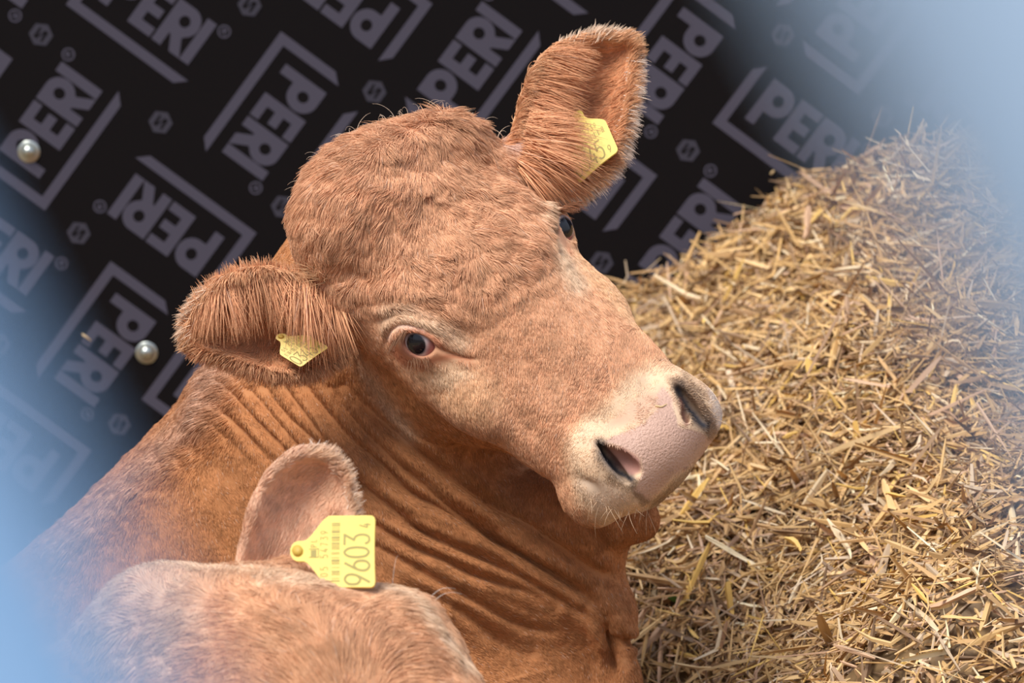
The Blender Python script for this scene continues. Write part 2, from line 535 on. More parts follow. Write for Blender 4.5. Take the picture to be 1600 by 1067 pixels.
FOLDS = [
    ([(464, 587), (490, 620), (515, 650), (550, 687), (600, 730), (637, 765), (676, 787), (716, 808), (760, 834), (797, 859), (841, 884), (888, 912), (929, 944), (966, 984)], 7, 11),
    ([(415, 606), (440, 640), (475, 675), (515, 712), (550, 745), (587, 777), (626, 806), (663, 834), (694, 850), (735, 866), (779, 884), (825, 906), (872, 934), (919, 962), (947, 981)], 6, 8),
    ([(432, 590), (455, 622), (478, 652), (500, 680), (515, 700)], 5, 5),
    ([(393, 610), (420, 645), (450, 680), (478, 708), (520, 745)], 5, 5),
    ([(357, 600), (382, 637), (407, 665), (442, 700), (470, 735)], 5, 5),
    ([(350, 640), (375, 670), (400, 697), (420, 722)], 5, 4.5),
    ([(517, 605), (540, 640), (565, 670), (600, 705), (642, 742), (693, 780), (741, 815), (774, 843), (814, 868), (853, 893), (900, 925)], 6, 8),
    ([(537, 600), (575, 640), (612, 672), (650, 704), (712, 749), (769, 788), (825, 822), (870, 853), (909, 880), (945, 897)], 7, 8),
    ([(560, 806), (600, 828), (644, 853), (691, 872), (735, 894), (779, 909), (825, 925), (866, 950)], 6, 7),
    ([(588, 853), (638, 881), (691, 912), (735, 934), (779, 959), (819, 978), (860, 987)], 6, 6),
    ([(638, 916), (691, 937), (735, 962), (772, 994), (825, 1028)], 8, 5),
    ([(560, 780), (600, 806), (640, 824), (700, 845), (760, 872)], 5, 3.5),
    ([(944, 965), (954, 1003), (958, 1080)], 7, 11),
    ([(940, 985), (970, 1000), (1000, 1002)], 6, 9),
    ([(910, 800), (932, 828), (947, 858)], 8, 10),
]
N = vert_normals(V, Q)
V = groove(V, N, [(690, 990), (780, 1010), (880, 1030), (950, 1090)], 62, 34, reg=[0], bulge=0.1)  # broad hollow shaped into the lower neck to deepen its shade
for line, w, d in FOLDS: V = groove(V, N, line, w * 1.12, d * 1.8, reg=[0])
HEADM = [
    ([(604, 530), (609, 515), (622, 506), (642, 506), (664, 514), (684, 526)], 4.5, 5, [1], 0.3),
    ([(592, 500), (606, 492), (640, 490), (672, 500), (705, 520), (740, 540)], 5, 2.5, [1], 0.5),
    ([(676, 540), (700, 550), (725, 557), (742, 560)], 4, 4, [1], 0.2),
    ([(598, 560), (625, 600), (660, 645), (700, 684), (750, 720)], 12, 5, [1], 0.4),
    ([(500, 478), (520, 520), (556, 570), (590, 620), (622, 664)], 9, 7, [1], 0.5),
    ([(560, 470), (600, 462), (650, 476), (700, 500), (740, 528)], 8, 4, [1], 0.5),
    ([(770, 590), (800, 640), (845, 690), (880, 745)], 20, 6, [1], 0.3),
    ([(870, 310), (862, 335), (868, 370), (880, 400)], 5, 4, [1], 0.4),
    ([(905, 745), (930, 760), (945, 790)], 6, 3, [1], 0.3),
    ([(560, 250), (620, 262), (690, 250), (770, 262)], 26, 7, [1], 0.3),
]
for line, w, d, reg, bu in HEADM: V = groove(V, N, line, w, d, reg=reg, bulge=bu)
# loose unevenness of skin and muscle
V += N * (noise(V, 90, 1) * 2.5 + noise(V, 38, 2) * 0.9)[:, None]
V = smooth(V, E, 1, 0.3)
N = vert_normals(V, Q)
PXv, PYv = proj(V)

def in_poly(px, py, poly):
    inside = np.zeros(len(px), bool); P = np.array(poly, float); j = len(P) - 1
    for i in range(len(P)):
        c = ((P[i, 1] > py) != (P[j, 1] > py)) & (px < (P[j, 0] - P[i, 0]) * (py - P[i, 1]) / (P[j, 1] - P[i, 1] + 1e-9) + P[i, 0])
        inside ^= c; j = i
    return inside

def poly_mask(px, py, poly, soft):
    """1 inside, fading over +-soft across the outline"""
    P = np.array(poly + [poly[0]], float); best = np.full(len(px), 1e9)
    for a, b in zip(P[:-1], P[1:]):
        d = b - a; t = np.clip(((px - a[0]) * d[0] + (py - a[1]) * d[1]) / max(d @ d, 1e-6), 0, 1)
        best = np.minimum(best, np.hypot(px - a[0] - t * d[0], py - a[1] - t * d[1]))
    sd = np.where(in_poly(px, py, poly), -best, best)
    return 1 - sstep(-soft, soft, sd)

def line_mask(px, py, line, w):
    d, t = seg_dist(px, py, line)
    return np.exp(-(d / w) ** 2)

# ---- coat and skin pigment, plus a painted sheen on the neck crest
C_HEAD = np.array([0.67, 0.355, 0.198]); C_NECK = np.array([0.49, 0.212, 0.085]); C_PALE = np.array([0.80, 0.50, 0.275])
C_CREAM = np.array([0.74, 0.545, 0.365]); C_PINK = np.array([0.56, 0.345, 0.25]); C_RED = np.array([0.42, 0.145, 0.07]); C_SOOT = np.array([0.035, 0.035, 0.042])
C_UMBER = np.array([0.20, 0.115, 0.07]); C_WHITE = np.array([0.82, 0.74, 0.68])

PAD = [(1036, 604), (1050, 622), (1060, 665), (1092, 676), (1116, 690), (1104, 706), (1060, 738), (1016, 780), (990, 764), (1003, 738), (1003, 716), (975, 700), (942, 690), (965, 678), (1003, 662), (1026, 640), (1024, 618)]
MUZ = [(890, 735), (886, 695), (905, 660), (945, 625), (985, 592), (1015, 572), (1060, 564), (1100, 590), (1145, 640), (1140, 700), (1110, 730), (1085, 770), (1030, 805), (940, 825), (900, 780)]
def pigment(P, N, reg):
    px, py = proj(P); hd = reg == 1
    n = len(P)
    nz = noise(P, 60, 5) * 0.5 + noise(P, 22, 6) * 0.3
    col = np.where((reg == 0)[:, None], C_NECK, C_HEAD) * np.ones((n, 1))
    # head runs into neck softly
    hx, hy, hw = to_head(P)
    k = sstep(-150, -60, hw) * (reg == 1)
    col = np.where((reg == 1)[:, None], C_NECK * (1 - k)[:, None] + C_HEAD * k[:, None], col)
    front = (N[:, 2] > -0.2)
    wob = noise(P, 14, 15) * 2.4 + noise(P, 5, 16) * 1.2
    px = px + wob; py = py + noise(P, 14, 17) * 2.4 + noise(P, 5, 18) * 1.2
    def mix(mask, c, s=1.0):
        nonlocal col
        m = (mask * s)[:, None]; col = col * (1 - m) + c * m
    H_ = hd & front
    mix(H_ * poly_mask(px, py, MUZ, 22), C_PALE, 0.75)
    mix(H_ * poly_mask(px, py, MUZ, 12), C_CREAM, 0.7)
    mix(H_ * poly_mask(px, py, [(950, 668), (965, 645), (1000, 622), (1036, 604), (1024, 640), (1000, 662)], 9), np.array([0.58, 0.34, 0.23]), 0.7)
    mix(H_ * poly_mask(px, py, [(1105, 600), (1140, 640), (1128, 690), (1112, 650)], 9), C_WHITE, 0.6)
    mix(H_ * poly_mask(px, py, [(900, 750), (930, 745), (975, 765), (1000, 785), (945, 812)], 12), C_WHITE, 0.18)
    # dusky patches round the nostrils
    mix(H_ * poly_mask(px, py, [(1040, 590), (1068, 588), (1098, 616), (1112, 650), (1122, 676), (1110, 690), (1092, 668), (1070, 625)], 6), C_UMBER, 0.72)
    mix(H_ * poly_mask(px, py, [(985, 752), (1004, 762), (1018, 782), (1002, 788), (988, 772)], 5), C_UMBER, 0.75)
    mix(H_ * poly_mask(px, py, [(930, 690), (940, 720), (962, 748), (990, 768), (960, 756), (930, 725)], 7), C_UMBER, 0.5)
    mix(H_ * poly_mask(px, py, PAD, 3.0), C_PINK, 1.0)
    mix(H_ * poly_mask(px, py, [(942, 694), (975, 700), (1002, 716), (1000, 736), (985, 742), (960, 728)], 4), np.array([0.42, 0.20, 0.165]), 0.9)
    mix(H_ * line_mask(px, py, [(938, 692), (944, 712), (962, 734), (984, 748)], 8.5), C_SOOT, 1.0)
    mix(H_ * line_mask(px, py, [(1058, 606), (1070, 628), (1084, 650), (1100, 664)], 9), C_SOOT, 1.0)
    mix(H_ * line_mask(px, py, [(1062, 625), (1068, 645), (1072, 662)], 4), np.array([0.30, 0.13, 0.10]), 0.8)
    # lower lip, grubby
    mix(H_ * poly_mask(px, py, [(1118, 690), (1108, 735), (1085, 772), (1040, 800), (1005, 800), (1020, 783), (1062, 742), (1106, 708)], 3), np.array([0.40, 0.27, 0.165]), 0.85)
    # speckles on the nose
    sp = (noise(P, 3.2, 9) > 0.62) * (noise(P, 18, 10) > 0.0)
    mix(H_ * sp * poly_mask(px, py, PAD, 10), C_UMBER, 0.28)
    # near eye
    mix(H_ * poly_mask(px, py, [(588, 470), (615, 466), (655, 482), (700, 505), (740, 530), (715, 548), (684, 530), (645, 508), (614, 512), (604, 530), (592, 505)], 13), C_CREAM, 0.6)
    mix(H_ * poly_mask(px, py, [(630, 572), (668, 578), (700, 560), (740, 562), (776, 590), (790, 625), (760, 660), (715, 650), (670, 620)], 18), C_PALE, 0.5)
    mix(H_ * poly_mask(px, py, [(640, 572), (690, 568), (722, 566), (740, 580), (700, 605), (668, 600)], 12), C_CREAM, 0.6)
    mix(H_ * line_mask(px, py, [(610, 532), (622, 553), (650, 568), (680, 562), (712, 556), (735, 560)], 7), C_RED, 0.85)
    mix(H_ * line_mask(px, py, [(614, 528), (632, 517), (655, 517), (676, 528), (690, 542)], 5), C_RED * 1.2, 0.8)
    mix(H_ * line_mask(px, py, [(606, 522), (616, 510), (640, 508), (660, 514)], 3.5), C_WHITE * np.array([1, .8, .72]), 0.6)
    mix(H_ * poly_mask(px, py, [(622, 528), (636, 519), (655, 519), (672, 530), (684, 541), (668, 558), (646, 562), (626, 552)], 6), np.array([0.26, 0.10, 0.065]), 0.95)
    # pale strip behind the jaw, temple
    mix((front & (reg <= 1)) * line_mask(px, py, [(556, 548), (580, 592), (606, 632), (640, 680)], 13), C_CREAM * 0.9, 0.45)
    mix((reg == 0) * line_mask(px, py, [(345, 575), (315, 640), (255, 705), (180, 775), (100, 850)], 26), np.array([0.66, 0.46, 0.36]), 0.45)  # neck crest: pale hair tips, with the sky's sheen painted in
    mix((front & (reg == 1)) * np.exp(-(np.hypot(px - 480, py - 440) / 15) ** 2), np.array([0.80, 0.60, 0.56]), 0.85)
    mix((front & (reg == 1)) * np.exp(-(np.hypot(px - 790, py - 222) / 14) ** 2), np.array([0.80, 0.60, 0.54]), 0.6)
    # far eye
    mix(H_ * line_mask(px, py, [(826, 268), (848, 310), (866, 360), (884, 410), (900, 440)], 17), C_CREAM, 0.75)
    mix(H_ * poly_mask(px, py, [(898, 350), (960, 400), (1000, 480), (1012, 540), (960, 480), (915, 430), (895, 395)], 12), C_PALE, 0.62)
    mix(H_ * line_mask(px, py, [(872, 334), (871, 352), (878, 372), (890, 392)], 5), C_RED * 1.3, 0.5)
    mix(H_ * line_mask(px, py, [(872, 316), (895, 312), (912, 320)], 6), C_UMBER * 1.5, 0.8)
    # inside of the ears, paler rims
    ear = reg >= 2
    e1 = np.minimum(seg_dist(px, py, [tuple(q) for q in np.stack(proj(np.array(earN_top[1:])), 1)])[0] + 99 * (reg != 2), seg_dist(px, py, [tuple(q) for q in np.stack(proj(np.array(earF_top[1:])), 1)])[0] + 99 * (reg != 3))
    e2 = np.minimum(seg_dist(px, py, [tuple(q) for q in np.stack(proj(np.array(earN_bot)), 1)])[0] + 99 * (reg != 2), seg_dist(px, py, [tuple(q) for q in np.stack(proj(np.array(earF_bot[1:])), 1)])[0] + 99 * (reg != 3))
    mix(ear * 1.0, C_HEAD * np.array([1.0, 0.86, 0.75]), 0.9)
    mix(ear * np.exp(-(e2 / 9) ** 2), C_PALE, 0.5)
    mix(ear * np.exp(-(e1 / 12) ** 2), C_PALE, 0.5)
    col = col * (1 + 0.10 * nz)[:, None]
    return np.clip(col, 0.004, 0.95)

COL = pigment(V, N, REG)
# ------------------------------------------------------------------ fur
def face_points(V, Q, N, COL, REG, dens, rng, minz=-0.6, frame=480):
    """scatter roots over the quads: dens = hairs per square unit, one value per vertex"""
    P = V[Q]; area = 0.5 * np.linalg.norm(np.cross(P[:, 2] - P[:, 0], P[:, 3] - P[:, 1]), axis=1)
    qn = nrm(N[Q].sum(1)); c = P.mean(1)
    px, py = proj(c)
    ok = (qn[:, 2] > minz) & (px > -frame) & (px < 1600 + frame) & (py > -frame) & (py < 1067 + frame)
    w = area * dens[Q].mean(1) * ok * np.where(qn[:, 2] < 0, 0.6, 1.0) * np.where((px < -60) | (px > 1660) | (py < -60) | (py > 1130), 0.45, 1.0)
    n = rng.poisson(w * FUR)
    qi = np.repeat(np.arange(len(Q)), n)
    u = rng.random(len(qi))[:, None]; v = rng.random(len(qi))[:, None]
    A, B, C_, D = (Q[qi, i] for i in range(4))
    W = [(1 - u) * (1 - v), u * (1 - v), u * v, (1 - u) * v]
    bl = lambda X: sum(w_ * X[i] for w_, i in zip(W, (A, B, C_, D)))
    return bl(V), nrm(bl(N)), bl(COL), REG[Q[qi, 0]], qi

def flow(px, py, guides, power=3.0):
    """blend of drawn combing strokes (x, y, dx, dy in the photo's sense)"""
    G = np.array(guides, float); D = G[:, 2:4] / np.linalg.norm(G[:, 2:4], axis=1, keepdims=True)
    out = np.zeros((len(px), 2)); ws = np.zeros(len(px))
    for g, d in zip(G, D):
        w = 1.0 / (np.hypot(px - g[0], py - g[1]) + 12) ** power
        out += w[:, None] * d; ws += w
    return out / ws[:, None]

G_HEAD = [(650, 330, .1, 1), (600, 300, -.6, .8), (540, 290, -.6, .9), (490, 310, -.2, 1), (500, 370, -.4, 1), (540, 230, -.8, .5), (580, 190, -.8, .6), (640, 185, -.5, .8), (690, 200, .2, .9), (740, 220, .8, .6), (700, 260, .5, .8), (640, 250, -.3, 1), (790, 250, .9, .4),
          (760, 300, .9, .6), (820, 330, .7, .9), (720, 350, .7, .8), (600, 380, -.5, 1), (560, 430, -.6, 1), (640, 430, -.25, 1), (700, 440, .1, 1), (780, 430, .4, 1), (830, 460, .35, 1),
          (520, 460, .3, 1), (540, 520, .5, 1), (570, 590, .5, 1), (620, 480, .9, .35), (690, 510, 1, .5), (760, 520, .1, 1), (660, 600, .1, 1), (700, 640, .2, 1), (780, 620, -.1, 1), (860, 560, -.1, 1), (900, 500, .1, 1), (840, 680, -.2, 1), (760, 700, .3, 1),
          (920, 580, -.35, 1), (980, 560, .1, -1), (1000, 590, .3, -1), (900, 690, -.5, 1), (930, 760, .1, 1), (960, 790, .3, 1), (1010, 800, .6, .8), (1090, 600, .7, -.5), (1120, 650, .9, -.1), (1110, 700, .8, .5), (860, 300, .5, .9), (900, 380, .3, 1), (950, 450, .3, 1), (850, 400, .3, 1), (1060, 760, .4, 1), (640, 660, .5, 1), (560, 560, .5, 1)]
G_NECK = [(340, 600, -.6, .2), (320, 640, -.9, .25), (280, 690, -.9, .3), (220, 740, -.9, .5), (150, 800, -.8, .6), (400, 640, .3, 1), (500, 640, .25, 1), (420, 740, .5, 1), (350, 760, .8, .8), (260, 800, .8, .9), (180, 880, .5, 1), (120, 900, -.1, 1), (600, 700, .25, 1), (600, 800, .35, 1), (700, 760, .25, 1), (700, 880, .6, .8), (800, 960, .9, .5), (900, 980, 1, .4),
          (650, 950, .9, .5), (760, 1020, .9, .6), (850, 800, .1, 1), (950, 900, .1, 1), (900, 850, .1, 1), (300, 900, .5, 1), (60, 860, -.5, .7), (940, 1040, .2, 1), (1000, 820, .2, 1), (980, 960, .3, 1)]
G_EARN = [(520, 490, .35, 1), (500, 530, .25, 1), (460, 460, .1, 1), (450, 520, .15, 1), (410, 450, 0, 1), (400, 500, -.1, 1), (360, 450, -.3, 1), (350, 500, -.2, .9), (320, 490, -.5, .9), (305, 530, -.6, .7), (340, 540, -.7, .5), (390, 545, -.6, .7), (430, 560, -.2, 1), (360, 560, -.4, 1), (535, 560, .5, .8)]
G_EARF = [(815, 230, .8, .35), (830, 170, 1, .2), (860, 110, .9, -.2), (840, 240, .9, .6), (870, 200, 1, .35), (880, 150, 1, .1), (920, 100, .9, -.25), (960, 80, .8, -.6), (980, 100, 1, -.1), (985, 150, 1, .1), (970, 200, 1, .3), (930, 180, .8, -.1), (880, 260, .6, .8), (900, 290, .5, .9), (940, 240, .8, .6), (910, 150, .9, -.3)]

def grow(P0, N0, gd, length, lift, rng, seed, wav=0.5, k=4, clump=13.0, curl=None, gz=None):
    d3 = np.stack([gd[:, 0], -gd[:, 1], np.zeros(len(gd))], 1)
    nv = np.stack([noise(P0, clump, seed + i) for i in range(3)], 1)
    nb = np.stack([noise(P0, clump * 4.5, seed + 7 + i) for i in range(3)], 1)
    rv = rng.normal(size=(len(P0), 3))
    d = nrm(d3) + wav * (0.9 * nv + 0.8 * nb) + rv * 0.13 * (0.5 + wav)
    t = nrm(d - (d * N0).sum(1, keepdims=True) * N0)
    L = length * (0.65 + 0.6 * rng.random(len(P0)))
    lf = lift * (0.7 + 0.6 * rng.random(len(P0))) * (1 + 0.5 * noise(P0, clump * 0.8, seed + 20))
    s = np.linspace(0, 1, k)[None, :, None]
    nv2 = np.stack([noise(P0, clump, seed + 30 + i) for i in range(3)], 1) * wav * 0.45
    P = P0[:, None] + L[:, None, None] * (s * t[:, None] + (lf[:, None, None] * (s - 0.62 * s * s)) * N0[:, None] + s * s * nv2[:, None]) - N0[:, None] * 0.8
    if curl is not None:
        sd = np.cross(N0, t); ph = noise(P0, 30, seed + 41)[:, None] * 6
        P += (curl[:, None] * np.sin(s[..., 0] * 5.0 + ph) * s[..., 0])[:, :, None] * sd[:, None]
    return P

def clump(P, size, pull, seed):
    """draw the tips of neighbouring hairs together into tufts"""
    R = P[:, 0]
    w = np.stack([noise(R, size * 2.2, seed + i) for i in range(3)], 1) * size * 0.9
    c = np.floor((R + w) / size).astype(np.int64)
    key = (c[:, 0] * 73856093) ^ (c[:, 1] * 19349663) ^ (c[:, 2] * 83492791)
    _, inv = np.unique(key, return_inverse=True)
    n = np.bincount(inv).astype(float)
    T = P[:, -1]; M_ = np.stack([np.bincount(inv, weights=T[:, i]) / n for i in range(3)], 1)[inv]
    k = P.shape[1]; s = np.linspace(0, 1, k)[None, :, None]
    pl = np.broadcast_to(np.asarray(pull, float), (len(P),))[:, None, None]
    D = M_ - T; ln = np.linalg.norm(D, axis=1, keepdims=True); D = D * np.minimum(1, 0.55 * size / np.maximum(ln, 1e-6)) * (ln < size * 2.5)
    return P + D[:, None] * s ** 1.5 * pl

def thick(P, base, rng):
    k = P.shape[1]; w = np.array([1, 1, 0.85, 0.5, 0.2]) if k == 5 else (np.array([1, 0.95, 0.65, 0.2]) if k == 4 else np.linspace(1, .2, k))
    return base * w[None] * (0.8 + 0.4 * rng.random((len(P), 1)))

def hair_tint(c, P, rng, seed, amp=0.22):
    v = 1 + amp * rng.normal(size=len(P)) * 0.6 + 0.16 * noise(P, 11, seed)
    g = (rng.random(len(P)) < 0.02) * 0.3
    out = c * v.clip(0.45, 1.6)[:, None]
    out = out * (1 - g[:, None]) + np.array([.85, .72, .6]) * g[:, None]
    return np.clip(out, 0.01, 0.95)

def cow_fur():
    px, py = PXv, PYv
    n = len(V)
    hx, hy, hw = to_head(V)
    # length map
    Ln = np.full(n, 11.0)
    fore = (REG == 1) * poly_mask(px, py, [(455, 330), (480, 250), (560, 180), (660, 150), (760, 180), (830, 240), (865, 330), (850, 440), (760, 480), (690, 500), (600, 470), (500, 455), (470, 400)], 30)
    Ln = np.where(REG == 1, 10 + 17 * fore, Ln)
    snout = (REG == 1) * poly_mask(px, py, MUZ, 20)
    Ln = Ln * (1 - 0.45 * snout)
    cr = (REG == 0) * line_mask(px, py, [(345, 575), (315, 640), (255, 700), (180, 770), (100, 850)], 34)
    Ln = np.where(REG == 0, 9 + 24 * cr, Ln)
    pole = (REG == 1) * line_mask(px, py, [(470, 320), (500, 250), (560, 195), (640, 165), (720, 185), (800, 220)], 26)
    Ln += 10 * pole
    lash = (REG == 1) * np.maximum(poly_mask(px, py, [(610, 530), (632, 512), (660, 514), (690, 542), (735, 558), (690, 566), (640, 566), (618, 548)], 6), line_mask(px, py, [(872, 334), (874, 360), (882, 380)], 8))
    Ln *= 1 - 0.65 * lash
    bare = (REG == 1) * np.maximum.reduce([poly_mask(px, py, PAD, 4), poly_mask(px, py, [(936, 688), (975, 700), (1003, 716), (1000, 738), (985, 752), (955, 735)], 4), poly_mask(px, py, [(1056, 602), (1104, 664), (1092, 672), (1062, 640)], 3) * 0.8,
                                           poly_mask(px, py, [(616, 530), (632, 517), (655, 516), (684, 540), (668, 562), (640, 560)], 5), line_mask(px, py, [(878, 340), (880, 355), (884, 372)], 6), 0.85 * line_mask(px, py, [(620, 545), (650, 564), (684, 553), (735, 558)], 5)])
    bare = bare * (N[:, 2] > -0.2)
    dens = np.where(REG == 0, 0.40, 0.46) * (1 - bare)
    dens = dens * (1 + 0.5 * snout)
    dens[REG >= 2] = 0
    rng = np.random.default_rng(3)
    P0, N0, C0, R0, qi = face_points(V, Q, N, COL, REG, dens, rng)
    x, y = proj(P0)
    gd = np.where((R0 == 1)[:, None], flow(x, y, G_HEAD), flow(x, y, G_NECK))
    L0 = Ln[Q[qi, 0]]; f0 = fore[Q[qi, 0]]; c0 = cr[Q[qi, 0]]
    wav = 0.16 + 0.50 * f0 + 0.3 * c0
    lift = 0.42 + 0.15 * f0 + 0.2 * c0
    P = grow(P0, N0, gd, L0, lift, rng, 100, wav[:, None], 4, 15.0)
    P = clump(P, 9.0, 0.25 + 0.45 * f0 + 0.35 * c0, 900)
    P = clump(P, 20.0, 0.10 * f0 + 0.2 * c0, 930)
    return P, hair_tint(C0, P0, rng, 60)

def ear_fur(reg, guides, seed, rims):
    rng = np.random.default_rng(seed)
    dens = np.where(REG == reg, 0.75, 0.0)
    P0, N0, C0, R0, qi = face_points(V, Q, N, COL, REG, dens, rng, minz=-1.1)
    x, y = proj(P0)
    gd = flow(x, y, guides)
    back = N0[:, 2] < 0.05
    L0 = np.where(back, 14.0, 24.0)
    P = grow(P0, N0, gd, L0, 0.42, rng, seed * 10, 0.38, 5, 14.0)
    P = clump(P, 10.0, 0.5, seed)
    cc = hair_tint(C0, P0, rng, seed, 0.25)
    # long locks hanging in from the upper rim
    out = [P]; cols = [cc]
    for rim, n, lr, dirs, zf, *tone in rims:
        m = int(n * FUR)
        t = rng.random(m); R_ = spline(np.array(rim), 200); b = R_[(t * 199).astype(int)]
        b = b + rng.normal(size=(m, 3)) * np.array([4, 4, 5])
        D = spline(np.array(dirs, float), 200)[(t * 199).astype(int)]
        L = (lr[0] + (lr[1] - lr[0]) * rng.random(m)) * (0.75 + 0.35 * np.sin(np.pi * t))
        d3 = nrm(np.stack([D[:, 0], -D[:, 1], np.zeros(m)], 1) + 0.36 * np.stack([noise(b, 16, seed + i) for i in range(3)], 1) + rng.normal(size=(m, 3)) * 0.13)
        s = np.linspace(0, 1, 5)[None, :, None]
        bow = np.array([0, 0, 1.0])[None, None]
        g = np.array([0, -1.0, 0])[None, None]
        PP = b[:, None] + L[:, None, None] * (s * d3[:, None] + zf * (s - 0.75 * s * s) * bow + 0.10 * s * s * g)
        out.append(clump(PP, 9.0, 0.35, seed + 5))
        base = np.array(tone[0]) if tone else C_HEAD * np.array([1.08, 1.02, .95]); cols.append(hair_tint(np.ones((m, 1)) * base, b, rng, seed + 3, 0.28))
    return np.concatenate(out), np.concatenate(cols)
# ------------------------------------------------------------------ put the cow together
def fur_mat(name, rough=0.5, spec=0.25):
    m = attr_mat(name, 'coat', rough, spec)
    return m
M_FUR = fur_mat('fur', 0.55, 0.10)
M_SKIN = attr_mat('hide', 'coat', 0.75, 0.15)
M_PAD = attr_mat('moist_nose_skin', 'coat', 0.42, 0.45, bump=(380.0, 0.0022))

def eye_material(P, out, lng, iris_c, R):
    """colours on the eyeball: dark iris, pinkish white, red inner corner"""
    d = nrm(P)
    ic = nrm(iris_c)
    t = np.arccos(np.clip(d @ ic, -1, 1))
    iris = 1 - sstep(0.48, 0.53, t)
    c = np.ones((len(P), 1)) * np.array([0.56, 0.45, 0.44])
    al = d @ lng
    c = c * (1 - sstep(0.35, 0.62, al))[:, None] + np.array([0.36, 0.13, 0.12]) * sstep(0.35, 0.62, al)[:, None]
    rim = np.exp(-((t - 0.49) / 0.06) ** 2)
    c = c * (1 - 0.6 * rim[:, None])
    c = c * (1 - iris)[:, None] + np.array([0.006, 0.006, 0.009]) * iris[:, None]
    return c

def sphere_grid(R, nu=72, nv=48):
    u = np.linspace(0, 2 * np.pi, nu, endpoint=False); v = np.linspace(0, np.pi, nv)
    P = np.stack([np.sin(v)[:, None] * np.cos(u)[None], np.sin(v)[:, None] * np.sin(u)[None], np.cos(v)[:, None] * np.ones(nu)[None]], -1).reshape(-1, 3) * R
    q = []
    for j in range(nv - 1):
        i = np.arange(nu); a = j * nu + i; b = j * nu + (i + 1) % nu
        q.append(np.stack([a, b, b + nu, a + nu], 1))
    return P, np.vstack(q)

cow = empty('cow', to_world(np.array([-300., -1370, -620])) * np.array([1, 1, 0]), label='large ginger brown cow with wrinkled neck turning its pink nosed face to the viewer', cat='cow')
bm_idx = (poly_mask(PXv, PYv, PAD, 3)[Q].mean(1) > 0.5) & (REG[Q[:, 0]] == 1) & (N[Q].mean(1)[:, 2] > -0.2)
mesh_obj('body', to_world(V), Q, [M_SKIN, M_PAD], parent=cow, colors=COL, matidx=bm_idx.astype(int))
if FUR > 0:
    P, c = cow_fur()
    print('coat hairs', len(P))
    hair_obj('coat', P, thick(P, 0.50, RNG), c, M_FUR, cow)
    rimN = [(earN_top[1:6], 1500, (40, 92), [(.35, 1), (.2, 1), (.05, 1), (-.1, 1)], 0.25), ([U(528, 470, -5), U(505, 455, 0), U(478, 442, 8), U(450, 438, 12)], 300, (75, 118), [(.15, 1), (.1, 1), (.05, 1), (-.05, 1)], 1.1), (earN_top[4:], 900, (14, 26), [(-.8, .2), (-1, .3), (-.7, .8)], 0.1, (.74, .52, .36)), (earN_bot[1:], 1500, (12, 24), [(.3, 1), (0, 1), (-.4, 1), (-.9, .6)], 0.1), (earN_top, 1400, (12, 22), [(0.2, -1), (-.1, -1), (-.5, -.9), (-.9, -.2)], 0.2)]
    P, c = ear_fur(2, G_EARN, 21, rimN)
    hair_obj('ear_hair', P, thick(P, 0.55, RNG), c, M_FUR, cow, label='shaggy hair of the near ear, hanging over its yellow tag')
    rimF = [(earF_top[:5], 1600, (40, 95), [(.6, .8), (.9, .5), (1, .2), (1, -.1)], 0.25), ([U(812, 262, -120), U(820, 235, -125), U(826, 205, -135), U(832, 175, -150)], 620, (78, 118), [(.75, .6), (.9, .4), (1, .25), (1, .15)], 1.0), (earF_bot[:7], 2300, (16, 30), [(.4, 1), (.8, .6), (1, .3), (1, 0)], 0.05, (.78, .62, .50)), (earF_top[4:], 900, (12, 24), [(.3, -.9), (.5, -.9), (.9, -.7)], 0.1, (.78, .58, .42))]
    P, c = ear_fur(3, G_EARF, 31, rimF)
    hair_obj('ear_hair', P, thick(P, 0.55, RNG), c, M_FUR, cow, label='shaggy hair of the upright far ear')
M_EYE = attr_mat('eyeball', 'coat', 0.06, 0.6)
for s in (-1, 1):
    out, lng, up = eye_frame(s)
    P, q = sphere_grid(EYE)
    ic = np.array([-0.46, -0.27, 0.85]) if s < 0 else np.array([0.70, 0.18, 0.66])
    mesh_obj('eye', to_world(P + EYES[s] + (out * 2.5 if s < 0 else 0)), q, M_EYE, parent=cow, colors=eye_material(P, out, lng, ic, EYE))
# lashes and whiskers
def strands(name, roots, dirs, L, bend, rad, col, k=5, **kw):
    roots = np.array(roots, float); dirs = nrm(np.array(dirs, float)); s = np.linspace(0, 1, k)[None, :, None]
    P = roots[:, None] + np.asarray(L)[:, None, None] * (s * dirs[:, None] + np.asarray(bend)[:, None] * s * s)
    c = np.clip(np.ones((len(P), 1)) * np.array(col) * (0.8 + 0.4 * RNG.random((len(P), 1))), 0, 0.95)
    return hair_obj(name, P, thick(P, rad, RNG), c, M_FUR, cow, **kw)
def edge_at(px, py, cx, cy):
    """walk from inside towards a contour point and stop on the last hide"""
    for t in np.linspace(0, 0.3, 16):
        x, y = px + (cx - px) * t, py + (cy - py) * t
        d = np.hypot(PXv - x, PYv - y); m = np.nonzero((d < 5) & (REG == 1))[0]
        if len(m): return V[m[np.argmin(np.abs(N[m, 2]))]]
    return None
def surf_at(px, py, zlo=-400):
    """front-most hide vertex near a photo position"""
    d = np.hypot(PXv - px, PYv - py); m = np.nonzero((d < 5) & (N[:, 2] > 0))[0]
    return V[m[np.argmax(V[m, 2])]] if len(m) else U(px, py, 0)
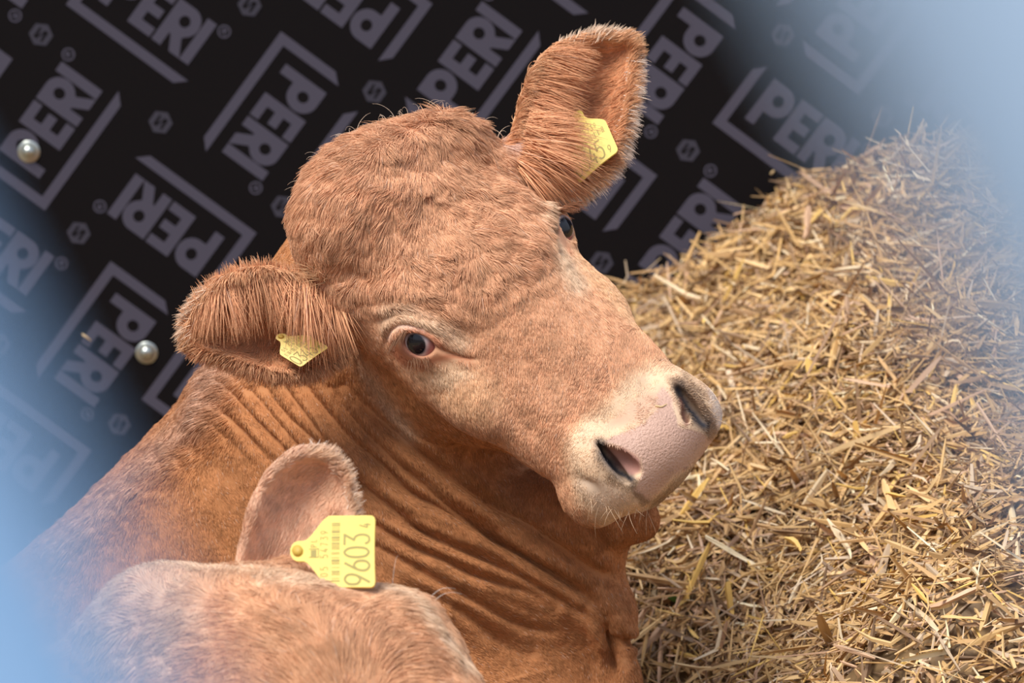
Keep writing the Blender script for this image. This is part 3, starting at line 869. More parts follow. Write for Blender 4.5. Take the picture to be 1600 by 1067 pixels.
if True:
    r, d = [], []
    for t in np.linspace(0, 1, 30):
        x = 610 + 22 * t; y = 536 - 20 * t
        r.append(surf_at(x, y)); d.append((-0.6 + 0.2 * t, -0.75, 0.45))
    for t in RNG.random(26):
        r.append(surf_at(634 + 34 * t, 566 - 4 * t) + RNG.normal(size=3) * 1.2); d.append((0.05 + 0.3 * RNG.normal(), -0.8, 0.6))
    n = len(r)
    strands('eyelashes', r, np.array(d) + RNG.normal(size=(n, 3)) * 0.15, 12 + 8 * RNG.random(n), np.tile([-0.1, -0.45, 0], (n, 1)), 0.5, (0.22, 0.11, 0.06))
    r, d = [], []
    for t in np.linspace(0, 1, 90):
        r.append(surf_at(868 + 20 * t, 326 - 6 * t)); d.append((0.85, 0.12, 0.45))
    n = len(r)
    strands('eyelashes', r, np.array(d) + RNG.normal(size=(n, 3)) * 0.14, 16 + 16 * RNG.random(n), np.tile([0.2, -0.15, 0], (n, 1)), 0.6, (0.24, 0.10, 0.05))
    r, d = [], []
    for _ in range(46):
        t = RNG.random()
        if RNG.random() < 0.6: x, y = 900 + 120 * t, 770 + 30 * math.sin(t * 2.4) ; dd = (-0.25 + 0.5 * t, -1, 0.3)
        else: x, y = 1075 + 50 * t, 585 + 75 * t; dd = (0.9, 0.35 - 0.4 * t, 0.4)
        r.append(surf_at(x, y)); d.append(dd)
    n = len(r)
    strands('whiskers', r, np.array(d) + RNG.normal(size=(n, 3)) * 0.45, 14 + 34 * RNG.random(n), RNG.normal(size=(n, 3)) * 0.2 + [0, -0.15, 0], 0.28, (0.70, 0.50, 0.32))
    # tuft behind the near ear root
    n = 260; r0 = V[np.nonzero((np.hypot(PXv - 503, PYv - 432) < 14) & (REG == 1))[0]]
    rr = r0[RNG.integers(0, len(r0), n)] + RNG.normal(size=(n, 3)) * 2
    strands('ear_root_tuft', rr, np.tile([-0.85, 0.30, 0.25], (n, 1)) + RNG.normal(size=(n, 3)) * 0.28, 16 + 24 * RNG.random(n), RNG.normal(size=(n, 3)) * 0.25, 0.5, (0.66, 0.40, 0.22))
    # curly wisps on the poll
    r, d = [], []
    for _ in range(110):
        t = RNG.random(); L = spline(np.array([(470, 330), (505, 255), (560, 200), (640, 178), (720, 195), (800, 235)], float), 100)[int(t * 99)]
        p_ = edge_at(L[0] + RNG.normal() * 8 - 12, L[1] - 16 + RNG.normal() * 5, 680, 380)
        if p_ is not None: r.append(p_); d.append((RNG.normal() * 0.5 - 0.3, 1 + 0.3 * RNG.normal(), 0.1))
    n = len(r)
    s = np.linspace(0, 1, 8)[None, :, None]; d = nrm(np.array(d)); rr = np.array(r)
    L = (8 + 22 * RNG.random(n))[:, None, None]; sd = np.cross(d, [0, 0, 1.0]); k2 = (RNG.normal(size=n) * 0.9)[:, None, None]
    P = rr[:, None] + L * (np.sin(s * 2.2) * 0.75 * d[:, None] + k2 * (1 - np.cos(s * 2.4)) * 0.5 * sd[:, None])
    hair_obj('poll_wisps', P, thick(P, 0.42, RNG), np.clip(np.ones((n, 1)) * np.array([0.80, 0.62, 0.46]) * (0.8 + 0.4 * RNG.random((n, 1))), 0, .95), M_FUR, cow)
# ------------------------------------------------------------------ the second cow, head down in front
ear2_top = [U(372, 925, 560), U(376, 880, 560), U(390, 815, 560), U(410, 760, 555), U(440, 724, 550), U(478, 707, 545), U(508, 712, 540), U(522, 726, 540)]
ear2_bot = [U(520, 960, 560), U(540, 925, 570), U(550, 880, 570), U(552, 832, 565), U(550, 790, 555), U(543, 760, 548), U(534, 738, 542), U(522, 726, 540)]
ear2_P = ear_surface(ear2_top, ear2_bot, [25, 40, 55, 60, 52, 36, 18, 3], nrm(np.array([-0.2, 0, -1.0])), 70, 50)
DEFGRP = dict(body='back')
def build_front_clay():
    st = STEP * 1.15
    C = Clay(axis(-1400, 700, -600, 120, st), axis(-1380, -120, -560, -130, st), axis(-60, 1150, 430, 820, st))
    C.cap(U(330, 1034, 650), U(585, 1062, 660), 128, 122, k=40, g='head')
    C.ell(U(245, 990, 625), (86, 88, 84), k=50, g='head')
    C.ell(U(430, 985, 640), (120, 62, 80), k=50, g='head')
    C.cap(U(590, 1070, 670), U(730, 1230, 760), 112, 96, k=50, g='head')
    C.cap(U(440, 1130, 700), U(620, 1480, 860), 165, 95, k=60, g='head')
    C.cap(U(620, 1480, 860), U(660, 1560, 880), 88, 80, k=40, g='head')
    C.cap(U(260, 1120, 580), U(-250, 1420, 480), 150, 250, k=90, g='neck')
    C.ell(U(-480, 1680, 430), (640, 430, 360), k=120, g='neck')
    C.cap(U(-100, 1750, 620), U(240, 1880, 700), 120, 60, k=60, g='neck')
    C.cap(U(240, 1880, 700), U(-60, 1900, 760), 60, 50, k=40, g='neck')
    C.cap(U(400, 960, 600), U(440, 930, 570), 60, 46, k=40, g='head')
    pts = ear2_P.reshape(-1, 3)
    C.splat(pts, 6.5, k=14); C.prims.append(dict(t='p', pts=pts, r=6.5, g='ear'))
    return C
clay2 = build_front_clay()
V2, Q2 = clay2.mesh(); V2, Q2 = keep_main(V2, Q2)
if (vert_normals(V2, Q2)[:, 2] * (V2[:, 2] - np.median(V2[:, 2]))).sum() < 0: Q2 = Q2[:, ::-1].copy()
V2 = smooth(V2, edges_of(Q2), 2, 0.4)
N2 = vert_normals(V2, Q2)
V2 += N2 * (noise(V2, 70, 71) * 4 + noise(V2, 30, 72) * 1.5)[:, None]
N2 = vert_normals(V2, Q2)
REG2 = region_of(V2, clay2.prims, ['neck', 'head', 'ear'])
x2, y2 = proj(V2)
c2 = np.ones((len(V2), 1)) * np.array([0.66, 0.35, 0.19])
def mix2(m, c, s):
    global c2
    m = (m * s)[:, None]; c2 = c2 * (1 - m) + np.array(c) * m
mix2((REG2 == 1) * line_mask(x2, y2, [(180, 930), (230, 885), (330, 890), (430, 905), (560, 912), (620, 930), (670, 975), (720, 1030)], 14), C_CREAM, 0.75)  # whitish rim hair, with the highlight along the contour painted in
mix2((REG2 == 1) * poly_mask(x2, y2, [(130, 900), (300, 880), (330, 960), (280, 1060), (130, 1067)], 40), [0.74, 0.52, 0.36], 0.7)
mix2((REG2 == 2) * 1.0, [0.78, 0.49, 0.33], 0.8)
mix2((REG2 == 2) * line_mask(x2, y2, [(548, 900), (552, 832), (543, 760), (522, 722), (478, 706)], 8), C_CREAM, 0.6)
c2 = np.clip(c2 * (1 + 0.08 * noise(V2, 40, 73))[:, None], 0, 0.95)
calf = empty('cow', to_world(np.array([-700., -1370, 430])) * np.array([1, 1, 0]), label='blurred pale tan cow lowering its head at the bottom edge, one ear raised', cat='cow')
mesh_obj('body', to_world(V2), Q2, M_SKIN, parent=calf, colors=c2)
if FUR > 0:
    rng = np.random.default_rng(55)
    dens = np.where(REG2 == 2, 0.45, 0.26)
    P0, N0, C0, R0, qi = face_points(V2, Q2, N2, c2, REG2, dens, rng, minz=-0.9)
    x, y = proj(P0)
    G2 = [(260, 900, -.2, -1), (200, 930, -.9, -.2), (300, 960, -.9, .5), (250, 1000, -.7, .8), (180, 1000, -.6, .8), (350, 900, .2, -1), (450, 910, .3, -.6), (380, 980, -1, -.1), (450, 1000, -.9, -.4), (560, 920, .8, -.2), (560, 1000, .4, -.9), (620, 960, .9, .1), (500, 1050, -.5, -.6), (620, 1050, 1, -.1), (700, 1050, 1, .6), (350, 1060, -.8, .2), (570, 1045, .1, -1)]
    GE = [(390, 860, .1, -1), (400, 800, .3, -1), (430, 760, .9, -.9), (470, 740, 1, -.5), (450, 800, .6, -.9), (480, 850, .2, -1), (520, 780, .9, -.5), (540, 740, .9, -.6), (500, 820, .6, -.7), (545, 820, 1, -.3), (460, 880, .3, -.8)]
    gd = np.where((R0 == 2)[:, None], flow(x, y, GE), flow(x, y, G2))
    L0 = np.where(R0 == 2, np.where(N0[:, 2] < 0, 9.0, 18.0), 26.0)
    P = clump(grow(P0, N0, gd, L0, 0.35, rng, 400, 0.35, 4, 20.0), 10.0, 0.2, 77)
    hair_obj('coat', P, thick(P, 0.65, rng), hair_tint(C0, P0, rng, 81, 0.12), M_FUR, calf)
    m = 700
    t = rng.random(m); R_ = spline(np.array(ear2_bot[1:] + ear2_top[:3:-1]), 200)[(t * 199).astype(int)] + rng.normal(size=(m, 3)) * 3
    d3 = nrm(np.stack([0.6 + 0.4 * rng.normal(size=m), 0.5 + 0.3 * rng.normal(size=m), 0.2 * rng.normal(size=m)], 1))
    s = np.linspace(0, 1, 4)[None, :, None]
    P = R_[:, None] + (8 + 10 * rng.random(m))[:, None, None] * s * d3[:, None]
    hair_obj('ear_fringe', P, thick(P, 0.6, rng), np.ones((m, 1)) * np.array([.82, .68, .55]), M_FUR, calf)
    # two long stray hairs over the brow
    r = np.array([U(655, 958, 650), U(660, 962, 650), U(612, 925, 640)]); tip = np.array([U(712, 920, 640), U(722, 928, 640), U(622, 868, 640)])
    s = np.linspace(0, 1, 6)[None, :, None]
    P = r[:, None] * (1 - s) + tip[:, None] * s + np.array([0, 14.0, 0]) * np.sin(np.pi * s)
    hair_obj('brow_hairs', P, thick(P, 0.5, rng), np.ones((3, 1)) * np.array([.8, .7, .6]), M_FUR, calf)

# ------------------------------------------------------------------ ear tags
GLY = {  # strokes on a 0..1 by 0..1.75 field
    '0': [[(0.5, 0), (0.12, .25), (0, .7), (0, 1.05), (.12, 1.5), (.5, 1.75), (.88, 1.5), (1, 1.05), (1, .7), (.88, .25), (.5, 0)]],
    '3': [[(0, 1.75), (1, 1.75)], [(1, 1.75), (.42, 1.08)], [(.42, 1.08), (.75, 1.0), (.98, .72), (.98, .35), (.8, .08), (.5, 0), (.18, .08), (0, .3)]],
    '4': [[(.8, 0), (.8, .9)], [(.62, 1.75), (0, .45)], [(0, .45), (1.05, .45)]],
    '5': [[(.92, 1.75), (.12, 1.75)], [(.12, 1.75), (.06, .95)], [(.06, .95), (.4, 1.12), (.8, 1.02), (1, .7), (.98, .32), (.8, .06), (.5, 0), (.2, .06), (0, .25)]],
    '6': [[(.8, 1.75), (.25, 1.05), (.02, .6), (.08, .2), (.5, 0), (.9, .2), (1, .55), (.9, .9), (.5, 1.08), (.15, .9)]],
    '9': [[(.2, 0), (.75, .7), (.98, 1.15), (.92, 1.55), (.5, 1.75), (.1, 1.55), (0, 1.2), (.1, .85), (.5, .67), (.85, .85)]],
    '7': [[(0, 1.75), (1, 1.75)], [(1, 1.75), (.35, 0)]],
    'P': [[(0, 0), (0, 1.75)], [(0, 1.75), (.6, 1.75), (.95, 1.6), (1, 1.3), (.95, 1.0), (.6, .85), (0, .85)]],
    'L': [[(0, 1.75), (0, 0)], [(0, 0), (.9, 0)]],
}
def ribbon2d(line, w):
    L = np.array(line, float); n = len(L); out = []
    d = np.gradient(L, axis=0) if n > 2 else np.repeat(L[1:] - L[:1], 2, 0)
    d /= np.maximum(np.linalg.norm(d, axis=1, keepdims=True), 1e-9)
    if n <= 2: L = np.stack([L[0] - d[0] * w * 0.4, L[1] + d[1] * w * 0.4])
    nn = np.stack([-d[:, 1], d[:, 0]], 1) * w / 2
    return L + nn, L - nn

def text2d(txt, u0, v0, size, adv, w):
    V_, Q_ = [], []
    for ch in txt:
        if ch in GLY:
            for st in GLY[ch]:
                S = spline(np.array(st), len(st) * 5) if len(st) > 5 else np.array(st)
                a, b = ribbon2d(S * [size * 0.66, size] + [u0, v0], w)
                k = sum(len(x) for x in V_)
                V_.append(np.concatenate([a, b])); n = len(a)
                Q_ += [[k + i, k + i + 1, k + n + i + 1, k + n + i] for i in range(n - 1)]
        u0 += adv
    return (np.concatenate(V_) if V_ else np.zeros((0, 2))), np.array(Q_).reshape(-1, 4)

M_TAG = mat('yellow_tag_plastic', (0.84, 0.585, 0.115), 0.42, 0.4)
M_TAG.node_tree.nodes['Principled BSDF'].inputs['Subsurface Weight'].default_value = 0.15
M_INK = mat('tag_ink', (0.34, 0.275, 0.09), 0.6, 0.2)
M_STUD = mat('tag_stud', (0.55, 0.36, 0.06), 0.5, 0.3)
def ear_tag(P00, Pu, Pv, number, small, label, bend=6.0, line2='05 54739'):
    """printed plate: u runs along the writing (112 units), v up towards the narrow neck"""
    P00, Pu, Pv = (np.array(p, float) for p in (P00, Pu, Pv))
    eu, ev = (Pu - P00) / 112.0, (Pv - P00) / 76.0
    nz_ = np.cross(eu, ev); nz_ = nrm(nz_) * np.sqrt(np.linalg.norm(eu) * np.linalg.norm(ev))
    if nz_[2] < 0: nz_ = -nz_
    def M(uv, h):
        uv = np.asarray(uv, float)
        return P00 + uv[:, :1] * eu + uv[:, 1:2] * ev + (h + bend * np.sin(np.pi * np.clip(uv[:, :1] / 112, 0, 1)) * (1 - uv[:, 1:2] / 140)) * nz_
    # outline sampled from rounded corners to the neck
    rows = []
    for v in np.concatenate([np.linspace(0, 10, 8), np.linspace(12, 74, 12), np.linspace(76, 134, 26)]):
        if v < 8: h = 56 - (8 - math.sqrt(max(0, 64 - (8 - v) ** 2)))
        elif v < 70: h = 56
        else:
            t = (v - 70) / 42.0
            h = 56 - 6 * t if t < 0.12 else (56 - 40 * sstep(0.0, 1.05, t) if v < 112 else 16)
            if v > 120: h = 16 * math.sqrt(max(0.02, 1 - ((v - 120) / 14.5) ** 2))
        rows.append((v, max(h, 1.5)))
    nu = 15; G = []
    for v, h in rows: G += [(56 + h * t, v) for t in np.linspace(-1, 1, nu)]
    G = np.array(G); nr = len(rows)
    top = M(G, 1.6); bot = M(G, -1.6); n = len(G)
    q = []
    for r in range(nr - 1):
        for c in range(nu - 1):
            a = r * nu + c; q += [[a, a + 1, a + nu + 1, a + nu], [n + a, n + a + nu, n + a + nu + 1, n + a + 1]]
    ring = [r * nu + nu - 1 for r in range(nr)] + [(nr - 1) * nu + c for c in range(nu - 2, -1, -1)] + [r * nu for r in range(nr - 2, -1, -1)] + list(range(1, nu - 1))
    for i, a in enumerate(ring):
        b = ring[(i + 1) % len(ring)]; q.append([a, n + a, n + b, b])
    root = empty('ear_tag', to_world(M([(56, 120)], 0))[0], label=label, cat='ear tag', group=None)
    mesh_obj('plate', to_world(np.vstack([top, bot])), np.array(q), M_TAG, parent=root, smooth=False)
    # printing, lying on the plate
    VV, QQ = text2d(number, 4, 8, 22.5, 20.5, 3.6)
    V3, Q3 = text2d(small, 92, 8, 9.0, 12, 2.2)
    QQ = np.vstack([QQ, Q3 + len(VV)]); VV = np.vstack([VV, V3])
    V3, Q3 = text2d(line2, 16, 74, 6.6, 9.5, 1.3); QQ = np.vstack([QQ, Q3 + len(VV)]); VV = np.vstack([VV, V3])
    V3, Q3 = text2d('PL', 62, 92, 5.0, 8, 1.3); QQ = np.vstack([QQ, Q3 + len(VV)]); VV = np.vstack([VV, V3])
    bars = []; u = 8.0; rb = random.Random(5)
    while u < 98:
        w = rb.choice([1.0, 1.0, 2.0, 3.0]); bars.append((u, u + w, 55, 68)); u += w + rb.choice([1.2, 1.2, 2.4, 4.5])
    bars.append((47, 57, 92, 101)); bars.append((45, 46.5, 89, 104)); bars.append((58, 59.5, 89, 104)); bars.append((45, 60, 88, 89.5))
    for a, b, c, d in bars:
        k = len(VV); VV = np.vstack([VV, [(a, c), (b, c), (b, d), (a, d)]]); QQ = np.vstack([QQ, [[k, k + 1, k + 2, k + 3]]])
    mesh_obj('printed_number', to_world(M(VV, 1.95)), QQ, M_INK, parent=root, smooth=False)
    # stud through the ear
    c = (56, 122); S = []; q = []; ns = 20
    prof = [(0.1, 6.5), (4, 6.2), (7, 5), (8.5, 2.5), (8.5, 1.0), (4.0, 0.5), (4.0, -14)]
    for r, h in prof:
        for i in range(ns):
            a = 2 * math.pi * i / ns; S.append(M([(c[0] + r * math.cos(a), c[1] + r * math.sin(a))], 1.5 + h)[0])
    for j in range(len(prof) - 1):
        for i in range(ns): q.append([j * ns + i, j * ns + (i + 1) % ns, (j + 1) * ns + (i + 1) % ns, (j + 1) * ns + i])
    mesh_obj('stud', to_world(np.array(S)), np.array(q), M_STUD, parent=root)
    return root

near_tag = ear_tag(U(470, 574, 48), U(514, 543, 34), U(437, 554, 34), '0345', '9', 'yellow numbered tag hanging under the near ear of the large ginger cow', 3)
ear_tag(U(905, 287, -122), U(967, 236, -138), U(884, 238, -165), '0345', '9', 'yellow numbered tag in the upright ear of the large ginger cow', 3)
ear_tag(U(587, 918, 715), U(587, 806, 650), U(511, 918, 690), '9603', '4', 'yellow numbered tag in the raised ear of the blurred cow in front', 4)
# the other half of the near tag, showing below the ear
bp2 = [(407, 568), (420, 589), (431, 604), (449, 592), (452, 574), (430, 560)]
bpv = np.array([U(x, y, -26 + 0.2 * (y - 560)) for x, y in bp2] + [U(x, y, -29.5 + 0.2 * (y - 560)) for x, y in bp2])
mesh_obj('back_plate', to_world(bpv), np.array([[0, 1, 2, 3], [0, 3, 4, 5], [7, 6, 9, 8], [9, 6, 11, 10]] + [[i, 6 + i, 6 + (i + 1) % 6, (i + 1) % 6] for i in range(6)]), M_TAG, parent=near_tag, smooth=False)
# ------------------------------------------------------------------ printed black board behind
WALL_Y = 1.30
CAMW = to_world(np.array([0, 0, F]))
def on_wall(px, py, y=WALL_Y):
    d = to_world(U(px, py, 0)) - CAMW
    t = (y - CAMW[1]) / d[1]
    p = CAMW + t * d
    return np.array([p[0], p[2]])
M_BOARD = mat('black_film_board', srgb(19, 16, 17), 0.6, 0.1)
M_PRINT = mat('grey_print', srgb(78, 75, 87), 0.6, 0.12)
SC = 1.318 * PX
W2, WT, WI = [], [], []   # 2d points, tris
def poly_add(pts, tris, o, ang, mirror=False):
    k = len(W2); ca, sa = math.cos(ang), math.sin(ang)
    for u, v in pts: W2.append((o[0] + (u * ca - v * sa) * SC, o[1] + (u * sa + v * ca) * SC))
    for t in tris: WT.append([k + i for i in t])
from mathutils.geometry import tessellate_polygon
def shape(loops):
    flat = [p for l in loops for p in l]
    tr = tessellate_polygon([[Vector((p[0], p[1], 0)) for p in l] for l in loops])
    return flat, [list(t) for t in tr]
def arc(cx, cy, rx, ry, a0, a1, n=10):
    return [(cx + rx * math.cos(math.radians(a0 + (a1 - a0) * i / n)), cy + ry * math.sin(math.radians(a0 + (a1 - a0) * i / n))) for i in range(n + 1)]
Hh = 78.0
SHAPES = []
def add_shape(loops, du=0, dv=0): SHAPES.append(shape([[(p[0] + du, p[1] + dv) for p in l] for l in loops]))
# frame round the word
add_shape([[(0, 0), (205, 0), (222, 16), (16, 16), (16, 122), (0, 105)]])
TU, TV = 36, 36
# P
add_shape([[(0, 0), (17, 0), (17, 26), (28, 26)] + arc(28, 52, 24, 26, -90, 90, 12) + [(0, 78)], arc(27, 52, 9, 9.5, 0, 360, 12)[:-1]], TU, TV)
# E
add_shape([[(0, 0), (42, 0), (42, 16), (17, 16), (17, 31), (38, 31), (38, 47), (17, 47), (17, 62), (42, 62), (42, 78), (0, 78)]], TU + 55, TV)
# R
add_shape([[(0, 0), (17, 0), (17, 24), (20, 24), (33, 0), (53, 0), (38, 28)] + arc(29, 53, 23, 25, -60, 90, 12) + [(0, 78)], arc(27, 52, 9, 9.5, 0, 360, 12)[:-1]], TU + 101, TV)
# I
add_shape([[(0, 0), (17, 0), (17, 78), (0, 78)]], TU + 154, TV)
# ring with a small r
add_shape([arc(222, 112, 10.5, 10.5, 0, 360, 20)[:-1], arc(222, 112, 8, 8, 0, 360, 20)[:-1]])
add_shape([[(218, 107), (220.5, 107), (220.5, 117), (218, 117)]]); add_shape([[(221.5, 111), (226, 107), (228, 107), (224, 112.5), (226, 115), (224, 117.5), (221.5, 117.5)]])
A0 = math.radians(53.5)
LOG = {'A': (A0, [(70, 329), (722, 236), (1343, 148), (1066, 508), (440, 583), (-190, 700)]),
       'B': (A0 - math.pi / 2, [(103, 7), (-149, 370), (221, 624), (1113, 192), (475, 262), (-33, 976 - 250), (730, -100), (1480, 450)]),
       'C': (A0 + math.pi, [(439, 49), (173, 408), (1061, -40), (810, 311), (-90, 770), (543, 662)]),
       'D': (A0 + math.pi / 2, [(401, 364), (676, 6), (143, 704), (1027, 274), (20, 92), (1300, -80), (770, 620)])}
del LOG['B'][1][5]
b0, b2, b3 = on_wall(103, 7), on_wall(221, 624), on_wall(1113, 192)
e1 = ((b3 - b0) + (b2 - b0)) / 3; e2 = e1 - (b2 - b0)
DONE = []
def lattice(starts, v1, v2, gap):
    """carry a repeat on over the rest of the board"""
    have = [on_wall(*p) for p in starts]; more = []
    for i in range(-12, 13):
        for j in range(-12, 13):
            q = have[0] + i * v1 + j * v2
            if -2.3 < q[0] < 2.5 and 0.3 < q[1] < 2.2 and min(np.hypot(*(q - h)) for h in have + more) > gap: more.append(q)
    return have + more
for key, (ang, pts) in LOG.items():
    for o in lattice(pts, e1, e2, 0.2):
        for P_, T_ in SHAPES: poly_add(P_, T_, o, ang)
NMAIN = len(WT)
# small six-cornered stamps
hexa = arc(0, 0, 19, 19, 0, 360, 6)[:-1]
ST = [(64, 54), (251, 191), (123, 364), (585, 143), (442, 323), (390, 8), (186, 663), (1224, 54), (1075, 235), (1380, 181), (-3, 538), (628, 455), (194, -122), (758, 277), (888, 101), (310, 497), (1560, -60), (1265, 375), (940, 410)]
for o in lattice(ST, e1 / 2, e2 / 2, 0.09):
    for L_ in ([arc(0, 0, 19, 19, 0, 360, 6)[:-1], [(-9, 8), (-9, 2), (5, -3), (-9, -5), (-9, -8), (9, -8), (9, -2), (-5, 3), (9, 5), (9, 8)]],):
        P_, T_ = shape(L_); poly_add(P_, T_, o, A0 + math.radians(0))
W2 = np.array(W2)
x0, x1, z0, z1 = -2.6, 2.8, 0.0, 2.5
B = [(x0, WALL_Y, z0), (x1, WALL_Y, z0), (x1, WALL_Y, z1), (x0, WALL_Y, z1), (x0, WALL_Y + .021, z0), (x1, WALL_Y + .021, z0), (x1, WALL_Y + .021, z1), (x0, WALL_Y + .021, z1)]
BQ = [[0, 1, 2, 3], [5, 4, 7, 6], [4, 0, 3, 7], [1, 5, 6, 2], [3, 2, 6, 7], [4, 5, 1, 0]]
PV = np.concatenate([np.array(B), np.stack([W2[:, 0], np.full(len(W2), WALL_Y - 0.0006), W2[:, 1]], 1)])
mesh_obj('wall_back', PV, np.array(BQ), [M_BOARD, M_PRINT, mat('faint_print', srgb(60, 58, 68), 0.55, 0.25)], smooth=False, T=np.array(WT) + 8, matidx=[0] * 6 + [1] * NMAIN + [2] * (len(WT) - NMAIN), kind='structure', label='black board wall printed all over with grey lettering')
M_STEEL = mat('bolt_steel', (0.55, 0.58, 0.52), 0.30, 0.5, Metallic=0.9)
def bolt(px, py, label):
    c = on_wall(px, py); prof = [(0.0, 8.5), (3.5, 8.3), (6.5, 7.0), (8.6, 4.6), (9.2, 2.2), (11.5, 2.0), (15.2, 1.6), (16.2, 0.6), (16.2, -0.5)]
    V_, q = [], []; ns = 28
    for r, h in prof:
        for i in range(ns):
            a = 2 * math.pi * i / ns; rr = r * (1.0 if r > 7 else 1.0)
            V_.append((c[0] + rr * .001 * math.cos(a), WALL_Y - h * .001, c[1] + rr * .001 * math.sin(a)))
    for j in range(len(prof) - 1):
        for i in range(ns): q.append([j * ns + i, j * ns + (i + 1) % ns, (j + 1) * ns + (i + 1) % ns, (j + 1) * ns + i])
    root = empty('bolt', (c[0], WALL_Y, c[1]), label=label, cat='bolt')
    V_ = np.array(V_); h = 5 * ns
    q = np.array(q)
    mesh_obj('head', V_, q[:4 * ns], M_STEEL, parent=root); mesh_obj('washer', V_, q[4 * ns:], M_STEEL, parent=root)
bolt(45, 237, 'round steel bolt on a printed letter of the black wall, upper left')
bolt(229, 551, 'round steel bolt on bare black wall left of the near ear of the large cow')

# ------------------------------------------------------------------ ground
m = mat('trodden_ground', (0.16, 0.11, 0.06), 0.95, 0.1)
nt = m.node_tree; nz = nt.nodes.new('ShaderNodeTexNoise'); nz.inputs['Scale'].default_value = 18; cr_ = nt.nodes.new('ShaderNodeValToRGB')
cr_.color_ramp.elements[0].color = (0.09, 0.06, 0.035, 1); cr_.color_ramp.elements[1].color = (0.36, 0.25, 0.12, 1)
nt.links.new(nz.outputs[0], cr_.inputs[0]); nt.links.new(cr_.outputs[0], nt.nodes['Principled BSDF'].inputs['Base Color'])
fl = np.array([(-4, -6, 0), (4, -6, 0), (4, 3, 0), (-4, 3, 0), (-4, -6, -.1), (4, -6, -.1), (4, 3, -.1), (-4, 3, -.1)], float)
mesh_obj('floor', fl, np.array([[0, 1, 2, 3], [5, 4, 7, 6], [4, 0, 3, 7], [1, 5, 6, 2], [3, 2, 6, 7], [4, 5, 1, 0]]), m, smooth=False, kind='structure')

# ------------------------------------------------------------------ straw heap
def heap_h(x, y):
    base = 0.565 + 0.235 * y + 0.33 * np.maximum(x - 0.12, 0) * sstep(0.1, 0.5, x) * (0.6 + 0.4 * sstep(0, 1.2, y))
    base = np.where(y < 0, 0.565 + 0.42 * y + 0.30 * np.maximum(x - 0.12, 0) * sstep(0.1, 0.5, x), base)
    base = base - 0.55 * sstep(0.05, -0.7, x) - 0.62 * sstep(0.30, 0.02, x) * sstep(0.55, 0.0, y)
    P = np.stack([x, y, np.zeros_like(x)], -1).reshape(-1, 3)
    base = base - 0.15 * sstep(0.55, 0.12, x) * sstep(0.8, 0.1, y)
    base = base - (0.078 * sstep(0.42, 0.15, x) + 0.028) * sstep(0.3, 0.9, y)
    n = (noise(P, 0.22, 51) * 0.030 + noise(P, 0.08, 52) * 0.016 + noise(P, 0.035, 53) * 0.007).reshape(x.shape)
    edge = sstep(-1.15, -0.75, y) * sstep(2.0, 1.3, x)
    return np.maximum(base + n, 0.0) * edge
gx, gy = np.meshgrid(np.linspace(-0.7, 2.0, 200), np.linspace(-1.15, WALL_Y - 0.002, 200), indexing='ij')
gz = heap_h(gx, gy)
HV = np.stack([gx, gy, gz], -1).reshape(-1, 3)
i, j = np.meshgrid(np.arange(199), np.arange(199), indexing='ij'); a = (i * 200 + j).ravel()
HQ = np.stack([a, a + 200, a + 201, a + 1], 1)
rs = np.random.default_rng(77)
HC = np.clip(np.ones((len(HV), 1)) * np.array([0.20, 0.125, 0.058]) * (0.8 + 0.5 * rs.random((len(HV), 1))), 0, 1)
